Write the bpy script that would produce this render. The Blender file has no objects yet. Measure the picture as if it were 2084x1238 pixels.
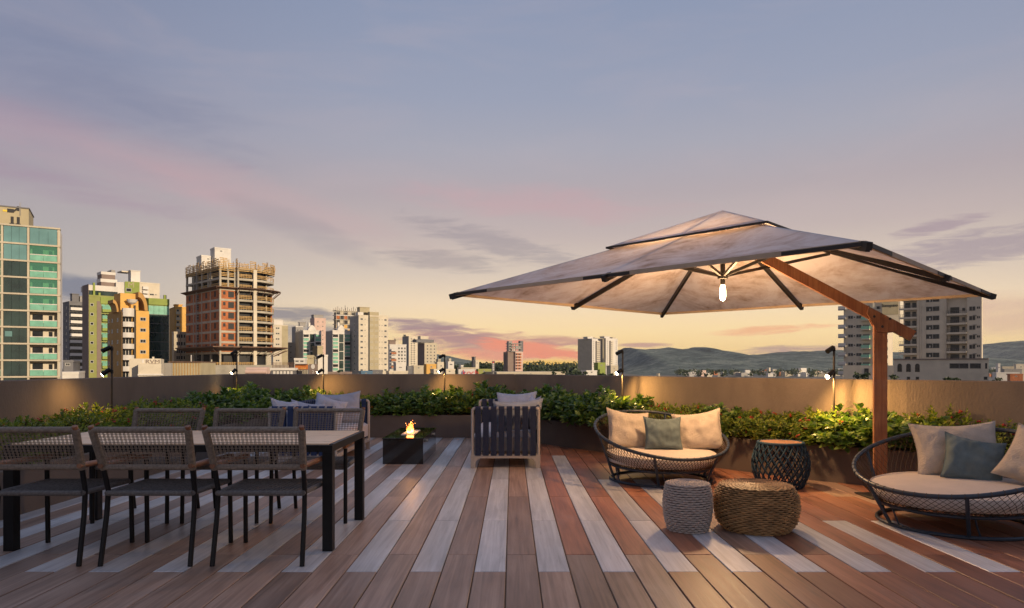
import bpy, math, random
import numpy as np
from mathutils import Vector, Matrix, noise as mnoise
R = math.radians
PI = math.pi
random.seed(7)
S = bpy.context.scene
COL = S.collection
# measured from the photograph (2084 px wide): focal length, principal column, horizon row, eye height
F, CX, HY, EH = 1400.0, 1042.0, 746.0, 1.22
GZ = -14.0

# ---------------------------------------------------------------- camera
cam = bpy.data.cameras.new("camera")
cam.lens = F / 2084 * 36
cam.sensor_width = 36
cam.shift_y = (HY - 619) / 2084
cam.clip_end = 12000
cam.clip_start = 0.05
co = bpy.data.objects.new("camera", cam)
co.location = (0, 0, EH)
co.rotation_euler = (R(90), 0, 0)
COL.objects.link(co)
S.camera = co
S.view_settings.view_transform = 'Standard'
S.view_settings.look = 'None'
S.view_settings.exposure = 0
S.view_settings.gamma = 1
S.view_settings.use_curve_mapping = False
S.cycles.max_bounces = 8
S.cycles.transparent_max_bounces = 12
S.cycles.caustics_reflective = False
S.cycles.caustics_refractive = False
try:
    S.cycles.use_denoising = True
except Exception:
    pass


def lin(r, g, b):
    f = lambda c: (c / 255) / 12.92 if c / 255 <= 0.04045 else ((c / 255 + 0.055) / 1.055) ** 2.4
    return (f(r), f(g), f(b), 1.0)


# ---------------------------------------------------------------- node helper
class NT:
    def __init__(self, tree):
        self.t = tree
        self.n = tree.nodes
        self.l = tree.links

    def set(self, sock, v):
        if v is None:
            return
        if isinstance(v, bpy.types.NodeSocket):
            self.l.new(v, sock)
        else:
            sock.default_value = v

    def math(self, op, a, b=None, c=None, clamp=False):
        n = self.n.new('ShaderNodeMath')
        n.operation = op
        n.use_clamp = clamp
        self.set(n.inputs[0], a)
        self.set(n.inputs[1], b)
        self.set(n.inputs[2], c)
        return n.outputs[0]

    def vmath(self, op, a, b=None, out=0):
        n = self.n.new('ShaderNodeVectorMath')
        n.operation = op
        self.set(n.inputs[0], a)
        self.set(n.inputs[1], b)
        return n.outputs[out]

    def mix(self, fac, a, b, blend='MIX'):
        n = self.n.new('ShaderNodeMix')
        n.data_type = 'RGBA'
        n.blend_type = blend
        self.set(n.inputs[0], fac)
        self.set(n.inputs[6], a)
        self.set(n.inputs[7], b)
        return n.outputs[2]

    def ramp(self, fac, stops, interp='LINEAR'):
        n = self.n.new('ShaderNodeValToRGB')
        r = n.color_ramp
        r.interpolation = interp
        while len(r.elements) < len(stops):
            r.elements.new(0.5)
        for e, (p, c) in zip(r.elements, stops):
            e.position = p
            e.color = c if len(c) == 4 else (*c, 1)
        self.set(n.inputs[0], fac)
        return n.outputs[0]

    def smooth(self, v, a, b):
        n = self.n.new('ShaderNodeMapRange')
        n.interpolation_type = 'SMOOTHSTEP'
        self.set(n.inputs[0], v)
        n.inputs[1].default_value = a
        n.inputs[2].default_value = b
        n.inputs[3].default_value = 0
        n.inputs[4].default_value = 1
        return n.outputs[0]

    def noise(self, vec, scale, detail=4, rough=0.55, dist=0.0, out=0):
        n = self.n.new('ShaderNodeTexNoise')
        self.set(n.inputs['Vector'], vec)
        n.inputs['Scale'].default_value = scale
        n.inputs['Detail'].default_value = detail
        n.inputs['Roughness'].default_value = rough
        n.inputs['Distortion'].default_value = dist
        return n.outputs[out]

    def mapping(self, vec, loc=(0, 0, 0), rot=(0, 0, 0), scale=(1, 1, 1)):
        n = self.n.new('ShaderNodeMapping')
        self.set(n.inputs[0], vec)
        self.set(n.inputs[1], loc)
        n.inputs[2].default_value = rot
        n.inputs[3].default_value = scale
        return n.outputs[0]

    def comb(self, x, y, z):
        n = self.n.new('ShaderNodeCombineXYZ')
        self.set(n.inputs[0], x)
        self.set(n.inputs[1], y)
        self.set(n.inputs[2], z)
        return n.outputs[0]


# ---------------------------------------------------------------- sky
SUN_AZ = (0.75, -0.66)      # horizontal direction towards the sun: behind the camera, to the right
SUN_EL = R(14)
W = bpy.data.worlds.new("World")
S.world = W
W.use_nodes = True
W.node_tree.nodes.clear()
w = NT(W.node_tree)
tc = w.n.new('ShaderNodeTexCoord')
sep = w.n.new('ShaderNodeSeparateXYZ')
w.set(sep.inputs[0], tc.outputs['Generated'])
dx, dy, dz = sep.outputs
dzp = w.math('MAXIMUM', dz, 0.0)
az = w.math('ARCTAN2', dx, dy)
el = w.math('ARCSINE', dz)


def azel(px, py):
    a = math.atan((px - CX) / F)
    e = math.atan((HY - py) / math.hypot(F, px - CX))
    return a, e


def skyramp(stops):
    return w.ramp(dzp, [(p, lin(*c)) for p, c in stops])


near = skyramp([(0, (255, 205, 118)), (.02, (255, 215, 142)), (.05, (255, 222, 164)), (.09, (243, 217, 182)), (.132, (216, 198, 180)),
                (.187, (192, 176, 172)), (.24, (178, 166, 170)), (.30, (166, 165, 177)), (.363, (152, 158, 178)), (.47, (138, 149, 175)), (.65, (136, 147, 175)), (1, (134, 146, 175))])
far = skyramp([(0, (172, 160, 156)), (.05, (192, 177, 164)), (.104, (184, 174, 168)), (.17, (174, 165, 165)), (.24, (162, 153, 162)),
               (.30, (148, 146, 164)), (.363, (136, 141, 164)), (.47, (124, 134, 161)), (.65, (128, 139, 167)), (1, (134, 146, 175))])
gaz = azel(1330, 700)[0]
cosd = w.math('COSINE', w.math('SUBTRACT', az, gaz))
glow = w.smooth(cosd, math.cos(R(47)), math.cos(R(9)))
sky = w.mix(glow, far, near)
# pale mid-level veil between the towers and the zenith
acoord = w.comb(w.math('MULTIPLY', az, 3.0), w.math('MULTIPLY', el, 14.0), 0.0)
veil = w.noise(acoord, 1.1, 5, 0.55, 0.6)
sky = w.mix(w.math('MULTIPLY', w.smooth(veil, 0.45, 0.75), 0.13), sky, lin(205, 180, 178))
warp = w.noise(w.comb(w.math('MULTIPLY', az, 6.0), w.math('MULTIPLY', el, 26.0), 3.7), 1.5, 7, 0.6, 0.4)
fine = w.noise(w.comb(w.math('MULTIPLY', az, 9.0), w.math('MULTIPLY', el, 60.0), 1.3), 2.2, 6, 0.6, 0.8)


def patch(sky, px, py, rx, ry, col, op, tilt=0.0, soft=(0.30, 0.80), tex=None):
    """one bank of cloud: centre and half sizes as angles on the sky, ragged by noise"""
    a0, e0 = azel(px, py)
    ra, re = rx / F, ry / F
    da = w.math('SUBTRACT', az, a0)
    de = w.math('SUBTRACT', el, e0)
    ct, st = math.cos(tilt), math.sin(tilt)
    u = w.math('DIVIDE', w.math('ADD', w.math('MULTIPLY', da, ct), w.math('MULTIPLY', de, st)), ra)
    v = w.math('DIVIDE', w.math('SUBTRACT', w.math('MULTIPLY', de, ct), w.math('MULTIPLY', da, st)), re)
    r2 = w.math('ADD', w.math('MULTIPLY', u, u), w.math('MULTIPLY', v, v))
    val = w.math('SUBTRACT', w.math('ADD', w.math('MULTIPLY', tex or warp, 1.1), 0.22), w.math('MULTIPLY', r2, 0.42))
    m = w.math('MULTIPLY', w.smooth(val, *soft), op)
    return w.mix(m, sky, lin(*col))


# broad pink banks high on the left
sky = patch(sky, 110, 285, 330, 42, (188, 152, 162), .42, R(-13), (.2, 1.05))
sky = patch(sky, 480, 385, 420, 46, (196, 162, 164), .42, R(-16), (.2, 1.05))
sky = patch(sky, 90, 370, 260, 30, (160, 136, 154), .6, R(-6), (.3, .95))
sky = patch(sky, 60, 140, 380, 90, (118, 125, 152), .5, R(-10), (.25, 1.0))
sky = patch(sky, 1100, 415, 330, 40, (200, 160, 165), .5, R(-4), (.3, .95))
# grey banks
sky = patch(sky, 1010, 495, 210, 30, (146, 137, 146), .5, R(-14), tex=fine)
sky = patch(sky, 900, 530, 150, 26, (150, 140, 145), .5, R(-4), tex=fine)
sky = patch(sky, 640, 480, 170, 36, (160, 151, 156), .5, R(-20))
sky = patch(sky, 165, 590, 120, 26, (112, 115, 134), .85, R(-6))
sky = patch(sky, 600, 640, 110, 18, (130, 124, 134), .85, R(-3), tex=fine)
sky = patch(sky, 620, 680, 130, 22, (124, 122, 134), .75, 0)
sky = patch(sky, 1985, 505, 170, 34, (152, 136, 150), .65, R(5), tex=fine)
sky = patch(sky, 1910, 460, 80, 14, (160, 140, 152), .7, R(8), tex=fine)
sky = patch(sky, 2000, 640, 160, 40, (205, 165, 150), .6, 0)
# sunset banks over the far town
sky = patch(sky, 1000, 702, 215, 32, (196, 136, 130), .75, R(-5), (.3, .75), tex=fine)
sky = patch(sky, 860, 664, 110, 17, (158, 128, 136), .9, R(-5), tex=fine)
sky = patch(sky, 930, 690, 110, 26, (170, 128, 132), .8, R(-4), tex=fine)
sky = patch(sky, 1080, 712, 120, 17, (246, 142, 108), .95, R(-7), (.22, .6), tex=fine)
sky = patch(sky, 990, 722, 110, 15, (238, 148, 120), .8, R(-3), tex=fine)
sky = patch(sky, 1150, 694, 90, 12, (196, 138, 128), .8, R(-4), tex=fine)
sky = patch(sky, 1120, 741, 110, 9, (252, 196, 72), .85, 0, (.2, .8))
sky = patch(sky, 1310, 703, 60, 6, (196, 150, 136), .9, 0, tex=fine)
sky = patch(sky, 1600, 712, 110, 10, (178, 142, 136), .9, R(2), tex=fine)
sky = patch(sky, 1560, 672, 120, 9, (244, 176, 130), .8, R(3), tex=fine)
# below the horizon the world is ground-coloured
sky = w.mix(w.smooth(dz, -0.01, -0.05), sky, lin(84, 80, 76))
bg = w.n.new('ShaderNodeBackground')
w.set(bg.inputs[0], sky)
bg.inputs[1].default_value = 1.03
nsk = w.n.new('ShaderNodeTexSky')
nsk.sky_type = 'NISHITA'
nsk.sun_disc = False
nsk.sun_elevation = SUN_EL
nsk.sun_rotation = math.atan2(SUN_AZ[0], SUN_AZ[1])
bg2 = w.n.new('ShaderNodeBackground')
w.set(bg2.inputs[0], nsk.outputs[0])
bg2.inputs[1].default_value = 0.004
add = w.n.new('ShaderNodeAddShader')
w.l.new(bg.outputs[0], add.inputs[0])
w.l.new(bg2.outputs[0], add.inputs[1])
wo = w.n.new('ShaderNodeOutputWorld')
w.l.new(add.outputs[0], wo.inputs[0])

sun = bpy.data.lights.new("sun", 'SUN')
sun.energy = 4.7
sun.angle = R(0.6)
sun.color = (1.0, 0.80, 0.55)
so = bpy.data.objects.new("sun", sun)
COL.objects.link(so)
so.rotation_euler = Vector((-SUN_AZ[0] * math.cos(SUN_EL), -SUN_AZ[1] * math.cos(SUN_EL), -math.sin(SUN_EL))).to_track_quat('-Z', 'Y').to_euler()


# ---------------------------------------------------------------- materials
MATS = {}


def principled(name):
    m = bpy.data.materials.new(name)
    m.use_nodes = True
    t = NT(m.node_tree)
    p = m.node_tree.nodes['Principled BSDF']
    return m, t, p


def mat(name, col, rough=0.6, var=0.12, scale=6.0, bump=0.0, bscale=80.0, metal=0.0, spec=0.5, coat=0.0, stretch=(1, 1, 1), dirt=0.0, dirt_scale=0.6):
    """plain procedural surface: base colour broken up by noise, optional fine relief and stains"""
    if name in MATS:
        return MATS[name]
    m, t, p = principled(name)
    tc = t.n.new('ShaderNodeTexCoord').outputs['Object']
    tc = t.mapping(tc, scale=stretch)
    c = col if len(col) == 4 else (*col, 1)
    n = t.noise(tc, scale, 5, 0.6)
    lo = tuple(max(0, v * (1 - var)) for v in c[:3]) + (1,)
    hi = tuple(min(1, v * (1 + var)) for v in c[:3]) + (1,)
    out = t.ramp(n, [(0.3, lo), (0.7, hi)])
    if dirt:
        d = t.noise(tc, dirt_scale, 6, 0.65, 0.5)
        out = t.mix(t.math('MULTIPLY', t.smooth(d, 0.48, 0.72), dirt), out, tuple(v * 0.45 for v in c[:3]) + (1,))
    t.set(p.inputs['Base Color'], out)
    p.inputs['Roughness'].default_value = rough
    p.inputs['Metallic'].default_value = metal
    p.inputs['Specular IOR Level'].default_value = spec
    p.inputs['Coat Weight'].default_value = coat
    if bump:
        b = t.n.new('ShaderNodeBump')
        b.inputs['Strength'].default_value = bump
        b.inputs['Distance'].default_value = 0.01
        t.set(b.inputs['Height'], t.noise(tc, bscale, 4, 0.6))
        t.set(p.inputs['Normal'], b.outputs[0])
    MATS[name] = m
    return m


def emat(name, col, strength):
    if name in MATS:
        return MATS[name]
    m, t, p = principled(name)
    p.inputs['Base Color'].default_value = (0.8, 0.7, 0.5, 1)
    p.inputs['Emission Color'].default_value = (*col, 1)
    p.inputs['Emission Strength'].default_value = strength
    MATS[name] = m
    return m


def wood(name, c0, c1, c2, rough=0.42, along=(26, 0.9, 26), spec=0.5, var=0.25):
    """grained wood: long streaks along local Y, tone differs from piece to piece"""
    if name in MATS:
        return MATS[name]
    m, t, p = principled(name)
    oi = t.n.new('ShaderNodeObjectInfo')
    tc = t.n.new('ShaderNodeTexCoord').outputs['Object']
    off = t.math('MULTIPLY', oi.outputs['Random'], 37.0)
    loc = t.comb(off, t.math('MULTIPLY', off, 1.7), off)
    v = t.vmath('ADD', tc, loc)
    g = t.noise(t.mapping(v, scale=along), 1.0, 7, 0.62, 0.9)
    big = t.noise(t.mapping(v, scale=(5, 1.1, 5)), 1.0, 3, 0.5, 0.5)
    base = t.ramp(t.math('ADD', t.math('MULTIPLY', g, 0.65), t.math('MULTIPLY', big, 0.35)), [(0.36, (*c0, 1)), (0.5, (*c1, 1)), (0.64, (*c2, 1))])
    k = t.math('ADD', t.math('MULTIPLY', oi.outputs['Random'], 2 * var), 1 - var)
    mul = t.mix(1.0, base, t.comb(k, k, k), 'MULTIPLY')
    t.set(p.inputs['Base Color'], mul)
    t.set(p.inputs['Roughness'], t.math('ADD', t.math('MULTIPLY', g, 0.25), rough - 0.12))
    p.inputs['Specular IOR Level'].default_value = spec
    wear = t.noise(t.mapping(v, scale=(2.2, .8, 2.2)), 1.0, 6, .7, .6)
    scuff = t.noise(t.mapping(v, scale=(60, 4.0, 60)), 1.0, 3, .5, .2)
    mul = t.mix(t.math('MULTIPLY', t.smooth(wear, .50, .75), .28), mul, (.30, .26, .24, 1))
    mul = t.mix(t.math('MULTIPLY', t.smooth(scuff, .62, .80), .30), mul, (.10, .075, .06, 1))
    t.set(p.inputs['Base Color'], mul)
    b = t.n.new('ShaderNodeBump')
    b.inputs['Strength'].default_value = 0.25
    b.inputs['Distance'].default_value = 0.004
    t.set(b.inputs['Height'], g)
    t.set(p.inputs['Normal'], b.outputs[0])
    MATS[name] = m
    return m


def leaf_mat(name, dark, mid, light, trans=0.3, rough=0.38):
    m, t, p = principled(name)
    geo = t.n.new('ShaderNodeNewGeometry')
    oi = t.n.new('ShaderNodeObjectInfo')
    r = t.math('FRACT', t.math('ADD', geo.outputs['Random Per Island'], t.math('MULTIPLY', oi.outputs['Random'], 0.25)))
    c = t.ramp(r, [(0.0, (*dark, 1)), (0.55, (*mid, 1)), (1.0, (*light, 1))])
    t.set(p.inputs['Base Color'], c)
    p.inputs['Roughness'].default_value = rough
    tr = t.n.new('ShaderNodeBsdfTranslucent')
    t.set(tr.inputs[0], t.mix(1.0, c, (1.5, 1.6, 0.7, 1), 'MULTIPLY'))
    mx = t.n.new('ShaderNodeMixShader')
    mx.inputs[0].default_value = trans
    t.l.new(p.outputs[0], mx.inputs[1])
    t.l.new(tr.outputs[0], mx.inputs[2])
    t.l.new(mx.outputs[0], m.node_tree.nodes['Material Output'].inputs[0])
    MATS[name] = m
    return m


def glass_mat(name, tint, body, alpha, rough=0.04):
    """tinted sheet glass: part of the light passes, part is mirrored, part shows the tint of the pane"""
    m, t, p = principled(name)
    p.inputs['Base Color'].default_value = (*body, 1)
    p.inputs['Roughness'].default_value = rough
    p.inputs['Specular IOR Level'].default_value = 0.9
    tr = t.n.new('ShaderNodeBsdfTransparent')
    tr.inputs[0].default_value = (*tint, 1)
    mx = t.n.new('ShaderNodeMixShader')
    mx.inputs[0].default_value = alpha
    t.l.new(tr.outputs[0], mx.inputs[1])
    t.l.new(p.outputs[0], mx.inputs[2])
    t.l.new(mx.outputs[0], m.node_tree.nodes['Material Output'].inputs[0])
    MATS[name] = m
    return m


# ---------------------------------------------------------------- mesh builder
class MB:
    def __init__(self):
        self.v, self.f, self.m = [], [], []

    def add(self, vs, fs, mi=0):
        o = len(self.v)
        self.v += [tuple(x) for x in vs]
        for f in fs:
            self.f.append(tuple(i + o for i in f))
            self.m.append(mi)

    def box(self, x0, x1, y0, y1, z0, z1, mi=0, M=None):
        vs = [(x0, y0, z0), (x1, y0, z0), (x1, y1, z0), (x0, y1, z0), (x0, y0, z1), (x1, y0, z1), (x1, y1, z1), (x0, y1, z1)]
        if M is not None:
            vs = [M @ Vector(p) for p in vs]
        self.add(vs, [(0, 3, 2, 1), (4, 5, 6, 7), (0, 1, 5, 4), (1, 2, 6, 5), (2, 3, 7, 6), (3, 0, 4, 7)], mi)

    def bevbox(self, x0, x1, y0, y1, z0, z1, b=0.004, mi=0):
        """box with its top edges chamfered"""
        vs = [(x0, y0, z0), (x1, y0, z0), (x1, y1, z0), (x0, y1, z0), (x0, y0, z1 - b), (x1, y0, z1 - b), (x1, y1, z1 - b), (x0, y1, z1 - b),
              (x0 + b, y0 + b, z1), (x1 - b, y0 + b, z1), (x1 - b, y1 - b, z1), (x0 + b, y1 - b, z1)]
        fs = [(0, 1, 5, 4), (1, 2, 6, 5), (2, 3, 7, 6), (3, 0, 4, 7), (4, 5, 9, 8), (5, 6, 10, 9), (6, 7, 11, 10), (7, 4, 8, 11), (8, 9, 10, 11), (0, 3, 2, 1)]
        self.add(vs, fs, mi)

    def prism(self, pts, z0, z1, mi=0, top=True):
        n = len(pts)
        vs = [(p[0], p[1], z0) for p in pts] + [(p[0], p[1], z1) for p in pts]
        fs = [(i, (i + 1) % n, n + (i + 1) % n, n + i) for i in range(n)]
        if top:
            fs += [tuple(range(n, 2 * n)), tuple(reversed(range(n)))]
        self.add(vs, fs, mi)

    def beam(self, a, b, w, h, mi=0, up=(0, 0, 1)):
        """rectangular bar from a to b; w sideways, h along up"""
        a, b = Vector(a), Vector(b)
        d = (b - a).normalized()
        u = Vector(up)
        s = d.cross(u)
        if s.length < 1e-4:
            s = d.cross(Vector((1, 0, 0)))
        s.normalize()
        u = s.cross(d).normalized()
        q = [(-1, -1), (1, -1), (1, 1), (-1, 1)]
        vs = [p + s * (w / 2 * i) + u * (h / 2 * j) for p in (a, b) for i, j in q]
        self.add(vs, [(0, 3, 2, 1), (4, 5, 6, 7), (0, 1, 5, 4), (1, 2, 6, 5), (2, 3, 7, 6), (3, 0, 4, 7)], mi)

    def tube(self, pts, r, seg=8, mi=0, closed=False, caps=True, flat=1.0):
        pts = [Vector(p) for p in pts]
        n = len(pts)
        rs = r if isinstance(r, (list, tuple)) else [r] * n
        ref = None
        vs = []
        for i, p in enumerate(pts):
            if closed:
                d = pts[(i + 1) % n] - pts[i - 1]
            else:
                d = pts[min(i + 1, n - 1)] - pts[max(i - 1, 0)]
            d.normalize()
            if ref is None:
                ref = Vector((0, 0, 1)) if abs(d.z) < 0.9 else Vector((1, 0, 0))
            s = d.cross(ref)
            if s.length < 1e-5:
                s = d.cross(Vector((0, 1, 0.1)))
            s.normalize()
            u = s.cross(d).normalized()
            ref = u
            for k in range(seg):
                a = 2 * PI * k / seg + PI / seg
                vs.append(p + s * (rs[i] * math.cos(a)) + u * (rs[i] * flat * math.sin(a)))
        fs = []
        for i in range(n if closed else n - 1):
            j = (i + 1) % n
            for k in range(seg):
                l = (k + 1) % seg
                fs.append((i * seg + k, i * seg + l, j * seg + l, j * seg + k))
        if caps and not closed:
            fs.append(tuple(reversed(range(seg))))
            fs.append(tuple(range((n - 1) * seg, n * seg)))
        self.add(vs, fs, mi)

    def ring(self, c, r, tr, seg=48, ts=8, mi=0, tilt=None):
        pts = []
        for k in range(seg):
            a = 2 * PI * k / seg
            z = tilt(a) if tilt else 0
            pts.append((c[0] + r * math.cos(a), c[1] + r * math.sin(a), c[2] + z))
        self.tube(pts, tr, ts, mi, closed=True)

    def lathe(self, prof, seg=32, mi=0, c=(0, 0), close=True):
        vs = []
        for r, z in prof:
            for k in range(seg):
                a = 2 * PI * k / seg
                vs.append((c[0] + r * math.cos(a), c[1] + r * math.sin(a), z))
        fs = []
        for i in range(len(prof) - 1):
            for k in range(seg):
                l = (k + 1) % seg
                fs.append((i * seg + k, i * seg + l, (i + 1) * seg + l, (i + 1) * seg + k))
        if close:
            fs.append(tuple(range((len(prof) - 1) * seg, len(prof) * seg)))
            fs.append(tuple(reversed(range(seg))))
        self.add(vs, fs, mi)

    def mesh(self, name, mats, smooth=False):
        me = bpy.data.meshes.new(name)
        me.from_pydata(self.v, [], self.f)
        for mm in (mats if isinstance(mats, (list, tuple)) else [mats]):
            me.materials.append(mm)
        me.polygons.foreach_set('material_index', self.m)
        if smooth:
            me.polygons.foreach_set('use_smooth', [True] * len(me.polygons))
            try:
                me.set_sharp_from_angle(angle=R(40))
            except Exception:
                pass
        me.update()
        return me

    def build(self, name, mats, parent=None, smooth=False, loc=None, kind=None):
        return link(name, self.mesh(name, mats, smooth), parent, loc, kind)


def link(name, me, parent=None, loc=None, kind=None, rot=None):
    o = bpy.data.objects.new(name, me)
    COL.objects.link(o)
    if parent is not None:
        o.parent = parent
    if loc is not None:
        o.location = loc
    if rot is not None:
        o.rotation_euler = rot
    if kind:
        o['kind'] = kind
    return o


def thing(name, label, cat, loc=(0, 0, 0), rz=0.0, group=None):
    o = bpy.data.objects.new(name, None)
    o.empty_display_size = 0.2
    COL.objects.link(o)
    o.location = loc
    o.rotation_euler = (0, 0, rz)
    return tag(o, label, cat, group)


def tag(o, label, cat, group=None):
    o['label'] = label
    o['category'] = cat
    if group:
        o['group'] = group
    return o


def copy_thing(root, loc, rz, label, group=None, scale=None):
    r = root.copy()
    COL.objects.link(r)
    r.location = loc
    r.rotation_euler = (0, 0, rz)
    if scale:
        r.scale = scale
    r['label'] = label
    if group:
        r['group'] = group
    for ch in root.children:
        c = ch.copy()
        COL.objects.link(c)
        c.parent = r
        for g in ch.children:
            d = g.copy()
            COL.objects.link(d)
            d.parent = c
    return r


def at(px, py, Y):
    return Vector(((px - CX) / F * Y, Y, EH + (HY - py) / F * Y))


def text(name, s, size, m, parent, loc, rot, depth=0.02, font_scale_x=1.0):
    cu = bpy.data.curves.new(name, 'FONT')
    cu.body = s
    cu.size = size
    cu.extrude = depth
    cu.align_x = 'CENTER'
    cu.align_y = 'CENTER'
    tmp = bpy.data.objects.new(name, cu)
    COL.objects.link(tmp)
    dg = bpy.context.evaluated_depsgraph_get()
    me = bpy.data.meshes.new_from_object(tmp.evaluated_get(dg))
    COL.objects.unlink(tmp)
    bpy.data.objects.remove(tmp)
    me.materials.clear()
    me.materials.append(m)
    o = link(name, me, parent, loc, rot=rot)
    o.scale = (font_scale_x, 1, 1)
    return o


ORD = ['first', 'second', 'third', 'fourth', 'fifth', 'sixth', 'seventh', 'eighth', 'ninth', 'tenth', 'eleventh', 'twelfth', 'thirteenth',
       'fourteenth', 'fifteenth', 'sixteenth', 'seventeenth', 'eighteenth', 'nineteenth', 'twentieth', 'twenty-first', 'twenty-second']

# ================================================================ TERRACE STRUCTURE
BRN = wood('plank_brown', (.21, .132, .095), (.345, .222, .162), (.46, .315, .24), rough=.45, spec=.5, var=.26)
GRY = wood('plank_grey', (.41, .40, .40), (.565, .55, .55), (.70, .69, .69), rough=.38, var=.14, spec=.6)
RED = wood('plank_lamp_red', (.175, .066, .036), (.31, .125, .070), (.41, .185, .11), rough=.45, spec=.5, var=.26)  # reddening by the lamplight put into the colour of the right-hand boards
GAP = mat('deck_gap', (.16, .105, .065), .9)
STUCCO = mat('stucco_taupe', (.205, .162, .132), .88, .10, 3.0, bump=.55, bscale=55, spec=.2, dirt=.34, dirt_scale=1.6, stretch=(1, 1, .45))
PLNT = mat('planter_taupe', (.150, .118, .098), .75, .10, 3.0, bump=.3, bscale=70, spec=.3, dirt=.2, dirt_scale=1.1)
SOIL = mat('soil', (.035, .026, .018), .95, .4, 20, bump=.8, bscale=40)

gm = MB()
gm.add([(-3600, -300, GZ), (3600, -300, GZ), (3600, 5000, GZ), (-3600, 5000, GZ)], [(0, 1, 2, 3)])
gmat, t, p = principled('city_ground')
tcg = t.n.new('ShaderNodeTexCoord').outputs['Object']
gn = t.noise(tcg, .02, 6, .7)
t.set(p.inputs['Base Color'], t.ramp(gn, [(.35, (.05, .06, .035, 1)), (.5, (.12, .11, .09, 1)), (.62, (.25, .22, .18, 1))]))
p.inputs['Roughness'].default_value = .95
gm.build('ground', gmat, kind='structure')

# deck: a dark bed with one object for every plank
PW, PX0 = .1914, -.0355
bed = MB()
bed.box(-4.3, 7.4, -2.0, 12.2, -.30, -.0085)
deck = bed.build('deck', GAP, kind='structure')
plank_cache = {}


def plank_mesh(L, m):
    key = (round(L, 3), m.name)
    if key not in plank_cache:
        b = MB()
        b.bevbox(-PW / 2 + .0036, PW / 2 - .0036, .002, L - .002, -.0084, 0, .0030)
        plank_cache[key] = b.mesh('plank', m)
    return plank_cache[key]


def right_limit(x):
    pts = [(-.22, 11.85), (.45, 10.95), (1.065, 10.15), (2.437, 8.4), (3.17, 7.5), (3.59, 7.15), (4.4, 6.4), (6.4, 4.5), (7.4, 3.5)]
    if x <= pts[0][0]:
        return 11.85
    for (a, b), (c, d) in zip(pts, pts[1:]):
        if x <= c:
            return b + (d - b) * (x - a) / (c - a)
    return 3.5


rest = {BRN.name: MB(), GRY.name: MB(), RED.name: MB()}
cand = []
for k in range(-21, 38):
    x0 = PX0 + k * PW
    odd = k % 2 != 0
    js = [.1, 2.1, 4.089, 5.447, 7.43, 9.43, 11.42, 13.4] if odd else [.5, 2.48, 4.463, 6.445, 8.434, 10.42, 12.4]
    lim = max(right_limit(x0), right_limit(x0 + PW))
    # how far each pale run goes back before the brown boards take over
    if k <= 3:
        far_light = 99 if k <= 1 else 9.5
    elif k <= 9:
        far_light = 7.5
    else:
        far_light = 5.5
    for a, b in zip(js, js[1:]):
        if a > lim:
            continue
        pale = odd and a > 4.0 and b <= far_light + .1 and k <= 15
        lamplit = (x0 > .3 and a > 4.3) or (x0 > .75 and a > 1)
        m = GRY if pale else (RED if lamplit and random.random() < .85 else BRN)
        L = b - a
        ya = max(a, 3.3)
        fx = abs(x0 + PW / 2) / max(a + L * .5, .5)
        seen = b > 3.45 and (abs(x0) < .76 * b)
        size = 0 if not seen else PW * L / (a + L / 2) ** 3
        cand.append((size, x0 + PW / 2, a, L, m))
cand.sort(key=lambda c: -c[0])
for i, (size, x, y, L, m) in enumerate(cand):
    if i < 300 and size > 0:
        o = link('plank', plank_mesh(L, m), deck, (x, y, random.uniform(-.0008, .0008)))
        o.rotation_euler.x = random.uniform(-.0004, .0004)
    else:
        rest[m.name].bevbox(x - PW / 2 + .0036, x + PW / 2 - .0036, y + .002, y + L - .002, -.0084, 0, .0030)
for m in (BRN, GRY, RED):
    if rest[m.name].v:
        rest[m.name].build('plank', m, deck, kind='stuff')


def offset_poly(pts, d):
    out = []
    n = len(pts)
    for i, pnt in enumerate(pts):
        ns = []
        for a, b in ((i - 1, i), (i, i + 1)):
            if a >= 0 and b < n:
                t_ = (Vector(pts[b]) - Vector(pts[a])).normalized()
                ns.append(Vector((-t_.y, t_.x)))
        nn = sum(ns, Vector((0, 0))).normalized()
        k = 1 / max(.4, nn.dot(ns[0]))
        out.append(tuple(Vector(pnt) + nn * d * k))
    return out


def strip_wall(name, pts, th, z0, z1, m, parent=None, cham=.008):
    """wall of thickness th on the left of its run, with a small chamfered top"""
    q = offset_poly(pts, th)
    b = MB()
    n = len(pts)
    ins, outs = offset_poly(pts, cham), offset_poly(pts, th - cham)
    vs = []
    for i in range(n):
        vs += [(*pts[i], z0), (*pts[i], z1 - cham), (*ins[i], z1), (*outs[i], z1), (*q[i], z1 - cham), (*q[i], z0)]
    fs = []
    for i in range(n - 1):
        for j in range(5):
            fs.append((i * 6 + j, (i + 1) * 6 + j, (i + 1) * 6 + j + 1, i * 6 + j + 1))
    fs += [(5, 4, 3, 2, 1, 0), tuple((n - 1) * 6 + j for j in range(6))]
    b.add(vs, fs)
    return b.build(name, m, parent)


WT = .14
RW = [(.05, 12.6), (.62, 11.78), (1.2, 10.98), (1.75, 10.2), (2.56, 9.0), (3.42, 7.88), (4.1, 7.15), (4.87, 6.55), (6.0, 5.5), (7.2, 4.4)]
wl = strip_wall('parapet_wall', [(-5.1, 2.2), (-5.1, 12.74)], WT, -.3, 1.078, STUCCO)
tag(wl, 'taupe plastered parapet wall along the left side behind the dining table', 'wall')
wb = strip_wall('parapet_wall', [(-5.097, 12.6), (.05, 12.6)], WT, -.3, 1.08, STUCCO)
tag(wb, 'taupe plastered parapet wall across the back behind the fire table and sofas', 'wall')
wr = strip_wall('parapet_wall', RW, WT, -.3, 1.079, STUCCO)
tag(wr, 'curved plastered parapet wall on the right lit amber behind the round daybeds', 'wall')

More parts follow.
